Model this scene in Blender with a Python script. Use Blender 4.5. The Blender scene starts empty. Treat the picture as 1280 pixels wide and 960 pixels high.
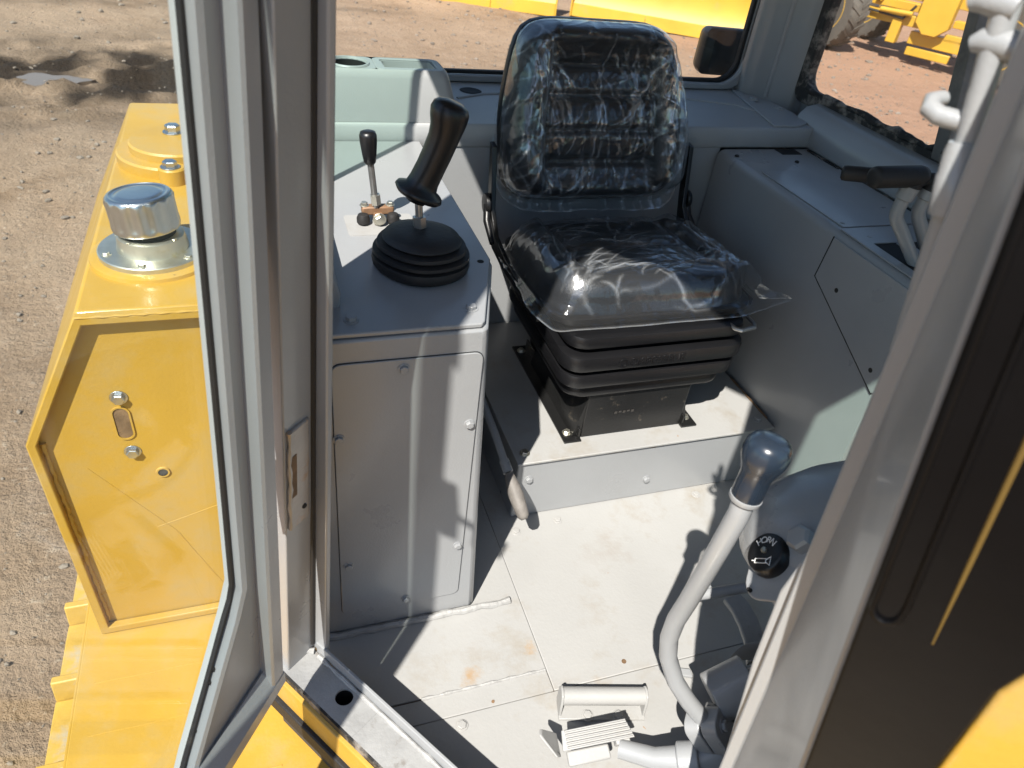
import bpy, bmesh, math, random
import numpy as np
from mathutils import Vector, Matrix, Quaternion
R = math.radians
random.seed(7)
SC = bpy.context.scene
COL = SC.collection

# ------------------------------------------------------------------ camera
cam_d = bpy.data.cameras.new("camera")
cam = bpy.data.objects.new("camera", cam_d)
COL.objects.link(cam)
cam_d.sensor_width = 36.0
cam_d.lens = 25.31
cam_d.clip_start = 0.02
cam_d.clip_end = 900.0
CAMROT = Matrix(((0.945, 0.101, -0.311), (-0.307, 0.602, -0.737), (0.113, 0.792, 0.600)))
cam.matrix_world = Matrix.Translation((0, 0, 1.3)) @ CAMROT.to_quaternion().normalized().to_matrix().to_4x4()
cam_d.dof.use_dof = True
cam_d.dof.focus_distance = 1.45
cam_d.dof.aperture_fstop = 7.5
SC.camera = cam

# ------------------------------------------------------------------ sky, sun, exposure
SUNV = Vector((-0.522, -0.58, 1.0)).normalized()          # towards the sun
world = bpy.data.worlds.new("World")
SC.world = world
world.use_nodes = True
wn = world.node_tree
bg = wn.nodes["Background"]
sky = wn.nodes.new("ShaderNodeTexSky")
sky.sky_type = 'NISHITA'
sky.sun_disc = False
sky.sun_elevation = math.asin(SUNV.z)
sky.sun_rotation = math.atan2(SUNV.x, SUNV.y)
sky.air_density = 1.0
sky.dust_density = 0.6
wn.links.new(sky.outputs[0], bg.inputs[0])
bg.inputs[1].default_value = 0.088
sun_d = bpy.data.lights.new("sun", 'SUN')
sun_d.energy = 5.0
sun_d.angle = R(0.53)
sun_d.color = (1.0, 0.955, 0.88)
sun = bpy.data.objects.new("sun", sun_d)
COL.objects.link(sun)
sun.rotation_euler = (-SUNV).to_track_quat('-Z', 'Y').to_euler()
sun.location = (-6, -7, 12)
SC.view_settings.view_transform = 'Standard'
SC.view_settings.look = 'None'
SC.view_settings.exposure = 0.93
SC.view_settings.gamma = 1.0
SC.view_settings.use_curve_mapping = False
SC.cycles.use_denoising = True
SC.cycles.max_bounces = 10
SC.cycles.transparent_max_bounces = 24
SC.cycles.caustics_reflective = False
SC.cycles.caustics_refractive = False
SC.cycles.sample_clamp_indirect = 6.0

# ------------------------------------------------------------------ materials
def newmat(name):
    m = bpy.data.materials.new(name)
    m.use_nodes = True
    nt = m.node_tree
    b = nt.nodes["Principled BSDF"]
    return m, nt, b

def _tex(nt, scale, detail=4.0, rough=.55, coords='Object', stretch=None):
    tc = nt.nodes.new("ShaderNodeTexCoord")
    out = tc.outputs[coords]
    if stretch:
        mp = nt.nodes.new("ShaderNodeMapping")
        mp.inputs['Scale'].default_value = stretch
        nt.links.new(out, mp.inputs[0]); out = mp.outputs[0]
    n = nt.nodes.new("ShaderNodeTexNoise")
    n.inputs['Scale'].default_value = scale
    n.inputs['Detail'].default_value = detail
    n.inputs['Roughness'].default_value = rough
    nt.links.new(out, n.inputs['Vector'])
    return n

def _ramp(nt, src, lo, hi, c0=(0, 0, 0, 1), c1=(1, 1, 1, 1)):
    r = nt.nodes.new("ShaderNodeValToRGB")
    r.color_ramp.elements[0].position = lo
    r.color_ramp.elements[1].position = hi
    r.color_ramp.elements[0].color = c0
    r.color_ramp.elements[1].color = c1
    nt.links.new(src, r.inputs[0])
    return r

def _mix(nt, fac, a, b, mode='MIX'):
    m = nt.nodes.new("ShaderNodeMix")
    m.data_type = 'RGBA'
    m.blend_type = mode
    for sock, val in ((m.inputs[0], fac), (m.inputs[6], a), (m.inputs[7], b)):
        if hasattr(val, 'default_value') or hasattr(val, 'links'):
            nt.links.new(val, sock)
        else:
            sock.default_value = val
    return m.outputs[2]

def c4(c):
    return (c[0], c[1], c[2], 1.0)

def mat(name, col, rough=.5, metal=0., var=.12, vscale=6., bump=0., bscale=180., coat=0., dirt=None, dirt_lo=.6,
        dirt_hi=.75, dscale=9., spots=None, spec=.5, rvar=.0, stretch=None, chips=None, chip_scale=40., chip_lo=.70):
    m, nt, b = newmat(name)
    dark = tuple(x * (1 - var) for x in col)
    light = tuple(min(1., x * (1 + var * .6)) for x in col)
    n = _tex(nt, vscale, 5., stretch=stretch)
    base = _mix(nt, _ramp(nt, n.outputs[0], .3, .7).outputs[0], c4(dark), c4(light))
    if dirt:
        d = _tex(nt, dscale, 8., .68)
        base = _mix(nt, _ramp(nt, d.outputs[0], dirt_lo, dirt_hi).outputs[0], base, c4(dirt))
    if chips:
        d = _tex(nt, chip_scale, 3., .6)
        base = _mix(nt, _ramp(nt, d.outputs[0], chip_lo, chip_lo + .02).outputs[0], base, c4(chips))
    for (sx, sy, sz), rad, amt, colr in (spots or ()):          # single stains, object coordinates
        tc = nt.nodes.new("ShaderNodeTexCoord")
        ds = nt.nodes.new("ShaderNodeVectorMath"); ds.operation = 'DISTANCE'; ds.inputs[1].default_value = (sx, sy, sz)
        nt.links.new(tc.outputs['Object'], ds.inputs[0])
        nn = _tex(nt, 22., 6., .7)
        ma = nt.nodes.new("ShaderNodeMath"); ma.operation = 'MULTIPLY_ADD'; ma.inputs[1].default_value = rad * 2.6
        nt.links.new(nn.outputs[0], ma.inputs[0]); nt.links.new(ds.outputs['Value'], ma.inputs[2])
        rr_ = _ramp(nt, ma.outputs[0], rad * 1.25, rad * 1.95, (amt, amt, amt, 1), (0, 0, 0, 1))
        base = _mix(nt, rr_.outputs[0], base, c4(colr))
    nt.links.new(base, b.inputs['Base Color'])
    b.inputs['Roughness'].default_value = rough
    if rvar:
        rn = _tex(nt, vscale * 2.3, 5.)
        mr = nt.nodes.new("ShaderNodeMapRange")
        mr.inputs[1].default_value = .3; mr.inputs[2].default_value = .7
        mr.inputs[3].default_value = max(0.02, rough - rvar); mr.inputs[4].default_value = min(1, rough + rvar)
        nt.links.new(rn.outputs[0], mr.inputs[0]); nt.links.new(mr.outputs[0], b.inputs['Roughness'])
    b.inputs['Metallic'].default_value = metal
    b.inputs['Specular IOR Level'].default_value = spec
    b.inputs['Coat Weight'].default_value = coat
    b.inputs['Coat Roughness'].default_value = .12
    if bump:
        bn = _tex(nt, bscale, 4.)
        bp = nt.nodes.new("ShaderNodeBump")
        bp.inputs['Strength'].default_value = bump
        bp.inputs['Distance'].default_value = .004
        nt.links.new(bn.outputs[0], bp.inputs['Height'])
        nt.links.new(bp.outputs[0], b.inputs['Normal'])
    return m

def glass_mat(name, tint, gloss=.9, rough=0.0, haze=0.0):
    m, nt, b = newmat(name)
    nt.nodes.remove(b)
    out = nt.nodes["Material Output"]
    tr = nt.nodes.new("ShaderNodeBsdfTransparent"); tr.inputs[0].default_value = c4(tint)
    gl = nt.nodes.new("ShaderNodeBsdfGlossy"); gl.inputs[0].default_value = (gloss, gloss, gloss, 1)
    gl.inputs['Roughness'].default_value = rough
    lw = nt.nodes.new("ShaderNodeLayerWeight"); lw.inputs[0].default_value = .5
    pw = nt.nodes.new("ShaderNodeMath"); pw.operation = 'POWER'; pw.inputs[1].default_value = 4.5
    nt.links.new(lw.outputs['Facing'], pw.inputs[0])
    fr = nt.nodes.new("ShaderNodeMath"); fr.operation = 'MULTIPLY_ADD'; fr.inputs[1].default_value = .38; fr.inputs[2].default_value = .022
    nt.links.new(pw.outputs[0], fr.inputs[0])
    mx = nt.nodes.new("ShaderNodeMixShader")
    nt.links.new(fr.outputs[0], mx.inputs[0]); nt.links.new(tr.outputs[0], mx.inputs[1]); nt.links.new(gl.outputs[0], mx.inputs[2])
    last = mx.outputs[0]
    if haze:
        df = nt.nodes.new("ShaderNodeBsdfDiffuse"); df.inputs[0].default_value = (.8, .8, .78, 1)
        n = _tex(nt, 5., 6., .6, stretch=(1., 1., 2.5))
        rp = _ramp(nt, n.outputs[0], .45, .8, (haze * .2,) * 3 + (1,), (haze * 2.,) * 3 + (1,))
        m2 = nt.nodes.new("ShaderNodeMixShader")
        nt.links.new(rp.outputs[0], m2.inputs[0]); nt.links.new(last, m2.inputs[1]); nt.links.new(df.outputs[0], m2.inputs[2])
        last = m2.outputs[0]
    nt.links.new(last, out.inputs[0])
    return m

def film_mat(name):
    """thin clear sheet: mostly see-through, glossy along sharp creases"""
    m, nt, b = newmat(name)
    nt.nodes.remove(b)
    out = nt.nodes["Material Output"]
    tr = nt.nodes.new("ShaderNodeBsdfTransparent"); tr.inputs[0].default_value = (.93, .945, .96, 1)
    gl = nt.nodes.new("ShaderNodeBsdfGlossy"); gl.inputs[0].default_value = (.92, .93, .94, 1)
    gl.inputs['Roughness'].default_value = .12
    df = nt.nodes.new("ShaderNodeBsdfDiffuse"); df.inputs[0].default_value = (.80, .83, .86, 1)
    def crease(scale, rot, stretch, pw):
        tc = nt.nodes.new("ShaderNodeTexCoord"); mp = nt.nodes.new("ShaderNodeMapping")
        mp.inputs['Rotation'].default_value = rot; mp.inputs['Scale'].default_value = stretch
        nt.links.new(tc.outputs['Object'], mp.inputs[0])
        n = nt.nodes.new("ShaderNodeTexNoise"); n.inputs['Scale'].default_value = scale; n.inputs['Detail'].default_value = 3.; n.inputs['Distortion'].default_value = .6
        nt.links.new(mp.outputs[0], n.inputs['Vector'])
        a1 = nt.nodes.new("ShaderNodeMath"); a1.operation = 'MULTIPLY_ADD'; a1.inputs[1].default_value = 2.6; a1.inputs[2].default_value = -1.3
        nt.links.new(n.outputs[0], a1.inputs[0])
        a2 = nt.nodes.new("ShaderNodeMath"); a2.operation = 'ABSOLUTE'; nt.links.new(a1.outputs[0], a2.inputs[0])
        a3 = nt.nodes.new("ShaderNodeMath"); a3.operation = 'SUBTRACT'; a3.inputs[0].default_value = 1.; a3.use_clamp = True; nt.links.new(a2.outputs[0], a3.inputs[1])
        a4 = nt.nodes.new("ShaderNodeMath"); a4.operation = 'POWER'; a4.inputs[1].default_value = pw; nt.links.new(a3.outputs[0], a4.inputs[0])
        return a4.outputs[0]
    r1 = crease(4.5, (.3, .5, .6), (1., 2.2, .5), 5.)
    r2 = crease(8.5, (.1, -.7, -.5), (1.6, .7, .7), 5.)
    r3 = crease(30., (.7, .2, 1.1), (1., 1., .6), 4.)
    def madd(x, k, y):
        q = nt.nodes.new("ShaderNodeMath"); q.operation = 'MULTIPLY_ADD'; q.inputs[1].default_value = k
        nt.links.new(x, q.inputs[0]); nt.links.new(y, q.inputs[2]); return q.outputs[0]
    hgt = madd(r3, .05, madd(r2, .45, r1))
    bp = nt.nodes.new("ShaderNodeBump"); bp.inputs['Strength'].default_value = 1.; bp.inputs['Distance'].default_value = .0012
    nt.links.new(hgt, bp.inputs['Height'])
    nt.links.new(bp.outputs[0], gl.inputs['Normal'])
    lw = nt.nodes.new("ShaderNodeLayerWeight"); lw.inputs[0].default_value = .5
    nt.links.new(bp.outputs[0], lw.inputs['Normal'])
    at = nt.nodes.new("ShaderNodeAttribute"); at.attribute_name = "crease"      # sharp creases scatter more light
    pw = nt.nodes.new("ShaderNodeMath"); pw.operation = 'POWER'; pw.inputs[1].default_value = 2.6
    nt.links.new(lw.outputs['Facing'], pw.inputs[0])
    fa = nt.nodes.new("ShaderNodeMath"); fa.operation = 'MULTIPLY_ADD'; fa.inputs[1].default_value = .66; fa.inputs[2].default_value = .05
    nt.links.new(pw.outputs[0], fa.inputs[0])
    fb = nt.nodes.new("ShaderNodeMath"); fb.operation = 'MULTIPLY_ADD'; fb.inputs[1].default_value = .24; fb.use_clamp = True
    nt.links.new(at.outputs['Fac'], fb.inputs[0]); nt.links.new(fa.outputs[0], fb.inputs[2])
    m1 = nt.nodes.new("ShaderNodeMixShader")
    nt.links.new(fb.outputs[0], m1.inputs[0]); nt.links.new(tr.outputs[0], m1.inputs[1]); nt.links.new(gl.outputs[0], m1.inputs[2])
    m2 = nt.nodes.new("ShaderNodeMixShader")
    fc = nt.nodes.new("ShaderNodeMath"); fc.operation = 'MULTIPLY_ADD'; fc.inputs[1].default_value = .15; fc.inputs[2].default_value = .014; fc.use_clamp = True
    nt.links.new(at.outputs['Fac'], fc.inputs[0])
    nt.links.new(fc.outputs[0], m2.inputs[0])
    nt.links.new(m1.outputs[0], m2.inputs[1]); nt.links.new(df.outputs[0], m2.inputs[2])
    nt.links.new(m2.outputs[0], out.inputs[0])
    return m

GREY = (.295, .302, .308)
M = {}
M['paint'] = mat("cab_grey_paint", GREY, .34, var=.07, vscale=3., bump=.10, bscale=260., rvar=.08, coat=.25)
M['paint_floor'] = mat("floor_grey_paint", (.345, .342, .332), .42, var=.06, vscale=4., bump=.14, bscale=120., rvar=.1,
                       dirt=(.27, .235, .185), dirt_lo=.54, dirt_hi=.82, dscale=7., chips=(.30, .17, .08), chip_scale=26., chip_lo=.735,
                       spots=[((x_ - .80, y_ - 1.1, 0), r_, a_, c_) for x_, y_, r_, a_, c_ in ((.30, .715, .035, .75, (.34, .20, .07)), (.435, .745, .026, .8, (.36, .21, .07)), (.40, .78, .05, .35, (.27, .24, .19)), (.70, .95, .10, .30, (.25, .21, .17)), (.60, .80, .06, .3, (.26, .21, .15)), (.86, .76, .06, .35, (.24, .20, .16)), (.55, .63, .04, .45, (.27, .20, .12)))])
M['paint_rough'] = mat("weathered_grey_paint", (.29, .29, .285), .5, var=.2, vscale=14., bump=.35, bscale=90., dirt=(.16, .14, .12), dirt_lo=.58, dirt_hi=.72, dscale=20.)
M['paint_worn'] = mat("worn_brown_grey_paint", (.33, .30, .27), .32, var=.2, vscale=10., bump=.2, bscale=120., dirt=(.35, .22, .12), dirt_lo=.54, dirt_hi=.66, dscale=18., coat=.3)
M['plastic_grey'] = mat("grey_moulded_plastic", (.33, .335, .335), .45, var=.04, bump=.12, bscale=400.)
M['yellow'] = mat("yellow_machine_paint", (.455, .265, .036), .42, var=.14, vscale=3.5, bump=.12, bscale=150., rvar=.1, coat=.25,
                  dirt=(.36, .255, .11), dirt_lo=.48, dirt_hi=.80, dscale=7.,
                  chips=(.16, .10, .04), chip_scale=60., chip_lo=.755)
M['yellow_far'] = mat("sunny_yellow_paint", (.55, .32, .03), .45, var=.14, vscale=1.2, dirt=(.42, .28, .10), dirt_lo=.58, dirt_hi=.8, dscale=1.6)
M['yellow_track'] = mat("worn_yellow_track_paint", (.50, .31, .06), .5, var=.2, vscale=12., bump=.3, bscale=70., dirt=(.36, .31, .24), dirt_lo=.50, dirt_hi=.66, dscale=11.)
M['black_paint'] = mat("glossy_black_paint", (.003, .003, .0035), .4, spec=.12, var=.3, vscale=9., bump=.06, bscale=70., dirt=(.006, .005, .004), dirt_lo=.62, dirt_hi=.8)
M['black_plastic'] = mat("black_moulded_plastic", (.007, .007, .008), .36, var=.2, bump=.10, bscale=350., dirt=(.03, .028, .025), dirt_lo=.66, dirt_hi=.9, dscale=12.)
M['black_steel'] = mat("black_enamelled_steel", (.012, .012, .012), .32, var=.3, bump=.08, dirt=(.12, .10, .075), dirt_lo=.60, dirt_hi=.72, dscale=22.)
M['vinyl'] = mat("black_vinyl", (.013, .014, .016), .33, var=.2, bump=.25, bscale=320.)
M['rubber'] = mat("black_rubber", (.016, .015, .015), .62, var=.25, bump=.2, bscale=120., dirt=(.10, .085, .065), dirt_lo=.64, dirt_hi=.85)
M['gasket'] = mat("dusty_rubber_gasket", (.02, .019, .018), .7, var=.4, vscale=20., bump=.6, bscale=60., dirt=(.24, .215, .185), dirt_lo=.47, dirt_hi=.62, dscale=20.)
M['grip'] = mat("worn_grip_rubber", (.17, .155, .14), .6, var=.3, vscale=30., bump=.4, bscale=90.)
M['knob'] = mat("blue_grey_plastic_knob", (.018, .027, .042), .26, var=.2, coat=.3)
M['chrome'] = mat("bright_zinc", (.56, .57, .58), .28, metal=1., var=.12, vscale=20., bump=.08, bscale=60.)
M['zinc'] = mat("dull_zinc", (.60, .58, .50), .36, metal=.9, var=.2, vscale=24., dirt=(.5, .4, .12), dirt_lo=.58, dirt_hi=.75, dscale=14.)
M['steel'] = mat("scuffed_steel", (.42, .41, .39), .35, metal=.85, var=.25, vscale=30.)
M['brass'] = mat("orange_brown_fitting", (.26, .15, .085), .5, var=.35, vscale=40., metal=.2)
M['rust'] = mat("bare_rusty_primer", (.19, .115, .06), .8, var=.4, vscale=30., bump=.3, bscale=120.)
M['reflect_yellow'] = mat("dull_yellow_reflection", (.11, .066, .012), .6)  # colour of the yellow reflection painted on the black seal plate
M['dark'] = mat("dark_cavity", (.01, .01, .01), .8)
M['under'] = mat("dirty_underbody", (.05, .045, .04), .8, var=.4)
M['white_print'] = mat("white_print", (.8, .8, .78), .5, var=.02)
M['glass_green'] = glass_mat("green_tinted_glass", (.81, .91, .87), haze=.010)
M['glass_door'] = glass_mat("pale_green_door_glass", (.925, .965, .95), haze=.012)
M['glass_clear'] = glass_mat("dusty_clear_glass", (.955, .97, .96), haze=.006)
M['glass_dark'] = mat("dark_mirror_glass", (.03, .035, .04), .06, metal=.0, var=.2, spec=.9)
M['film'] = film_mat("clear_wrinkled_plastic_film")
M['tyre'] = mat("dusty_tyre_rubber", (.10, .088, .075), .85, var=.25, vscale=3., bump=.3, bscale=20.)
M['stone'] = mat("pale_stone", (.22, .175, .14), .85, var=.35, vscale=3., bump=.4, bscale=20.)
M['weld'] = mat("painted_weld_bead", (.32, .318, .31), .5, var=.15, vscale=40., bump=.9, bscale=70.)
M['windowbar'] = mat("dusty_dark_window_channel", (.17, .165, .155), .6, var=.4, vscale=12., bump=.4, bscale=60., dirt=(.28, .25, .21), dirt_lo=.5, dirt_hi=.7, dscale=10.)

def ground_mat():
    m, nt, b = newmat("dry_brown_dirt")
    n1 = _tex(nt, .35, 6., .6); n2 = _tex(nt, 3.2, 8., .7); n3 = _tex(nt, 26., 6., .7)
    a = _mix(nt, _ramp(nt, n1.outputs[0], .35, .65).outputs[0], (.255, .168, .108, 1), (.405, .285, .20, 1))
    a = _mix(nt, _ramp(nt, n2.outputs[0], .38, .68).outputs[0], a, (.375, .265, .185, 1))
    sp = _ramp(nt, n3.outputs[0], .58, .72)
    a = _mix(nt, sp.outputs[0], a, (.50, .395, .305, 1))
    # damp churned soil, told by the shape of the ground (stored when the sheet is built)
    at = nt.nodes.new("ShaderNodeAttribute"); at.attribute_name = "damp"
    a = _mix(nt, at.outputs['Fac'], a, (.034, .023, .016, 1))
    at2 = nt.nodes.new("ShaderNodeAttribute"); at2.attribute_name = "redsoil"
    a = _mix(nt, at2.outputs['Fac'], a, (.38, .215, .14, 1))
    nt.links.new(a, b.inputs['Base Color'])
    b.inputs['Roughness'].default_value = .92
    b.inputs['Specular IOR Level'].default_value = .2
    bp = nt.nodes.new("ShaderNodeBump"); bp.inputs['Strength'].default_value = 1.; bp.inputs['Distance'].default_value = .09
    ad = nt.nodes.new("ShaderNodeMath"); ad.operation = 'MULTIPLY_ADD'; ad.inputs[1].default_value = .4
    nt.links.new(n3.outputs[0], ad.inputs[0]); nt.links.new(n2.outputs[0], ad.inputs[2])
    nt.links.new(ad.outputs[0], bp.inputs['Height']); nt.links.new(bp.outputs[0], b.inputs['Normal'])
    return m
M['ground'] = ground_mat()
mw, nt_, b_ = newmat("muddy_water")
b_.inputs['Base Color'].default_value = (.16, .12, .09, 1); b_.inputs['Roughness'].default_value = .04
M['water'] = mw

# ------------------------------------------------------------------ mesh helpers
def V(*a):
    return Vector(a)

class MB:
    def __init__(s):
        s.v = []; s.f = []
    def add(s, vs, fs):
        o = len(s.v)
        s.v += [Vector(p) for p in vs]
        s.f += [tuple(i + o for i in f) for f in fs]
        return s
    def box(s, c, sz, rot=None):
        c = Vector(c)
        vs = []
        for dx in (-.5, .5):
            for dy in (-.5, .5):
                for dz in (-.5, .5):
                    p = Vector((dx * sz[0], dy * sz[1], dz * sz[2]))
                    if rot: p = rot @ p
                    vs.append(c + p)
        return s.add(vs, [(0, 1, 3, 2), (4, 6, 7, 5), (0, 4, 5, 1), (2, 3, 7, 6), (0, 2, 6, 4), (1, 5, 7, 3)])
    def box2(s, a, b):
        return s.box([(a[i] + b[i]) / 2 for i in range(3)], [abs(b[i] - a[i]) for i in range(3)])
    def loft(s, rings, cap0=True, cap1=True, closed=True):
        n = len(rings[0]); vs = [p for r in rings for p in r]; fs = []
        for i in range(len(rings) - 1):
            for j in range(n if closed else n - 1):
                k = (j + 1) % n
                fs.append((i * n + j, i * n + k, (i + 1) * n + k, (i + 1) * n + j))
        if cap0: fs.append(tuple(reversed(range(n))))
        if cap1: fs.append(tuple((len(rings) - 1) * n + j for j in range(n)))
        return s.add(vs, fs)
    def extr(s, pts, vec):
        vec = Vector(vec); pts = [Vector(p) for p in pts]
        return s.loft([pts, [p + vec for p in pts]])
    def prism(s, poly, z0, z1):
        return s.extr([(x, y, z0) for x, y in poly], (0, 0, z1 - z0))
    def tube(s, path, r, n=12, caps=True):
        path = [Vector(p) for p in path]
        rs = r if isinstance(r, (list, tuple)) else [r] * len(path)
        t0 = (path[1] - path[0]).normalized()
        up = Vector((0, 0, 1)) if abs(t0.z) < .9 else Vector((1, 0, 0))
        a = t0.cross(up).normalized(); rings = []
        pt = t0
        for i, p in enumerate(path):
            if i == 0: t = t0
            elif i == len(path) - 1: t = (path[i] - path[i - 1]).normalized()
            else: t = ((path[i + 1] - p).normalized() + (p - path[i - 1]).normalized()).normalized()
            q = pt.rotation_difference(t); a = (q @ a).normalized(); pt = t
            b = t.cross(a)
            rings.append([p + (a * math.cos(2 * math.pi * k / n) + b * math.sin(2 * math.pi * k / n)) * rs[i] for k in range(n)])
        return s.loft(rings, caps, caps)
    def lathe(s, prof, org, axis=(0, 0, 1), n=24, cap0=True, cap1=True, wob=None):
        org = Vector(org); ax = Vector(axis).normalized()
        up = Vector((1, 0, 0)) if abs(ax.x) < .9 else Vector((0, 1, 0))
        a = ax.cross(up).normalized(); b = ax.cross(a)
        rings = []
        for r, h in prof:
            rings.append([org + ax * h + (a * math.cos(2 * math.pi * k / n) + b * math.sin(2 * math.pi * k / n)) * (r * (wob(k, n, h) if wob else 1)) for k in range(n)])
        return s.loft(rings, cap0, cap1)
    def build(s, name, m, parent=None, smooth=True, ang=38, bevel=0, seg=2):
        off = wpos(parent) if parent else Vector((0, 0, 0))
        me = bpy.data.meshes.new(name)
        me.from_pydata([tuple(p - off) for p in s.v], [], s.f)
        bm = bmesh.new(); bm.from_mesh(me)
        bmesh.ops.recalc_face_normals(bm, faces=bm.faces)
        bm.to_mesh(me); bm.free()
        me.materials.append(m)
        if smooth:
            me.polygons.foreach_set('use_smooth', [True] * len(me.polygons))
            me.set_sharp_from_angle(angle=R(ang))
        o = bpy.data.objects.new(name, me)
        COL.objects.link(o)
        if parent: o.parent = parent
        if bevel:
            md = o.modifiers.new("bevel", 'BEVEL'); md.width = bevel; md.segments = seg; md.limit_method = 'ANGLE'; md.angle_limit = R(40)
            md.harden_normals = False
        return o

def wpos(o):
    p = Vector((0, 0, 0))
    while o:
        p += o.location
        o = o.parent
    return p

def thing(name, label, cat, loc=(0, 0, 0), group=None):
    o = bpy.data.objects.new(name, None)
    COL.objects.link(o)
    o.location = loc
    o.empty_display_size = .05
    o['label'] = label; o['category'] = cat
    if group: o['group'] = group
    return o

def tag(o, label, cat, group=None):
    o['label'] = label; o['category'] = cat
    if group: o['group'] = group
    return o

def rrect(x0, x1, y0, y1, r, k=6):
    pts = []
    for cx, cy, a0 in ((x1 - r, y1 - r, 0), (x0 + r, y1 - r, 90), (x0 + r, y0 + r, 180), (x1 - r, y0 + r, 270)):
        for i in range(k + 1):
            a = R(a0 + 90 * i / k)
            pts.append((cx + r * math.cos(a), cy + r * math.sin(a)))
    return pts

def frame_mb(org, ex, ey, en, outer, inner, t0, t1, k=6, mb=None):
    """flat frame between two rounded rectangles (x0,x1,y0,y1,r), thickness t0..t1 along en"""
    mb = mb or MB()
    org, ex, ey, en = map(Vector, (org, ex, ey, en))
    o2 = rrect(*outer, k=k); i2 = rrect(*inner, k=k)
    f = lambda p, t: org + ex * p[0] + ey * p[1] + en * t
    rings = [[f(p, t0) for p in o2], [f(p, t1) for p in o2], [f(p, t1) for p in i2], [f(p, t0) for p in i2]]
    n = len(o2)
    vs = [p for r_ in rings for p in r_]; fs = []
    for i in range(4):
        for j in range(n):
            a = (j + 1) % n; ii = (i + 1) % 4
            fs.append((i * n + j, i * n + a, ii * n + a, ii * n + j))
    return mb.add(vs, fs)

def plate_mb(org, ex, ey, en, outer, t0, t1, k=5, mb=None):
    mb = mb or MB()
    org, ex, ey, en = map(Vector, (org, ex, ey, en))
    f = lambda p, t: org + ex * p[0] + ey * p[1] + en * t
    o2 = rrect(*outer, k=k)
    return mb.loft([[f(p, t0) for p in o2], [f(p, t1) for p in o2]])

_bolt_me = {}
def bolt(parent, loc, nrm, r=.008, m=None, name='bolt', h=.62, washer=True, spin=None):
    """hexagon bolt head on a washer; alike ones share their mesh"""
    m = m or M['paint']
    key = (m.name, washer, round(h, 2))
    if key not in _bolt_me:
        mb = MB()
        if washer: mb.lathe([(1.35, 0), (1.35, .12), (1.3, .16)], (0, 0, 0), n=18)
        z0 = .16 if washer else 0
        mb.lathe([(1., z0), (1., z0 + h * .82), (.86, z0 + h), (.3, z0 + h * 1.03)], (0, 0, 0), n=6)
        o = mb.build(name, m, smooth=False)
        _bolt_me[key] = o.data
        bpy.data.objects.remove(o)
    o = bpy.data.objects.new(name, _bolt_me[key])
    COL.objects.link(o)
    if parent: o.parent = parent
    o.location = Vector(loc) - (wpos(parent) if parent else Vector((0, 0, 0)))
    q = Vector((0, 0, 1)).rotation_difference(Vector(nrm).normalized())
    o.rotation_mode = 'QUATERNION'
    o.rotation_quaternion = q @ Quaternion((0, 0, 1), spin if spin is not None else random.random() * 1.05)
    o.scale = (r, r, r)
    return o

# lattice noise for the geometry of cloth, soil and film
_rng = np.random.RandomState(11)
_perm = _rng.rand(256, 256)
def vnoise(x, y):
    x = np.asarray(x, float); y = np.asarray(y, float)
    xi = np.floor(x).astype(int); yi = np.floor(y).astype(int)
    fx = x - xi; fy = y - yi
    fx = fx * fx * (3 - 2 * fx); fy = fy * fy * (3 - 2 * fy)
    g = lambda a, b: _perm[a & 255, b & 255]
    return (g(xi, yi) * (1 - fx) + g(xi + 1, yi) * fx) * (1 - fy) + (g(xi, yi + 1) * (1 - fx) + g(xi + 1, yi + 1) * fx) * fy
def fbm(x, y, o=5, g=.5):
    s = 0; a = 1; t = 0
    for i in range(o):
        s = s + a * vnoise(x * 2 ** i + 17.3 * i, y * 2 ** i + 5.1 * i); t += a; a *= g
    return s / t
def ridge(x, y, o=3):
    s = 0; a = 1; t = 0
    for i in range(o):
        s = s + a * (1 - np.abs(2 * vnoise(x * 2 ** i + 9.7 * i, y * 2 ** i + 3.3 * i) - 1)) ** 3; t += a; a *= .55
    return s / t

def grid_obj(name, P, m, parent=None, closed_u=False, thick=0):
    """P: array (nu, nv, 3)"""
    nu, nv = P.shape[:2]
    off = wpos(parent) if parent else Vector((0, 0, 0))
    me = bpy.data.meshes.new(name)
    vs = P.reshape(-1, 3) - np.array(off)
    fs = []
    for i in range(nu if closed_u else nu - 1):
        k = (i + 1) % nu
        for j in range(nv - 1):
            fs.append((i * nv + j, k * nv + j, k * nv + j + 1, i * nv + j + 1))
    me.from_pydata(vs.tolist(), [], fs)
    me.polygons.foreach_set('use_smooth', [True] * len(me.polygons))
    me.materials.append(m)
    o = bpy.data.objects.new(name, me)
    COL.objects.link(o)
    if parent: o.parent = parent
    return o
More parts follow.
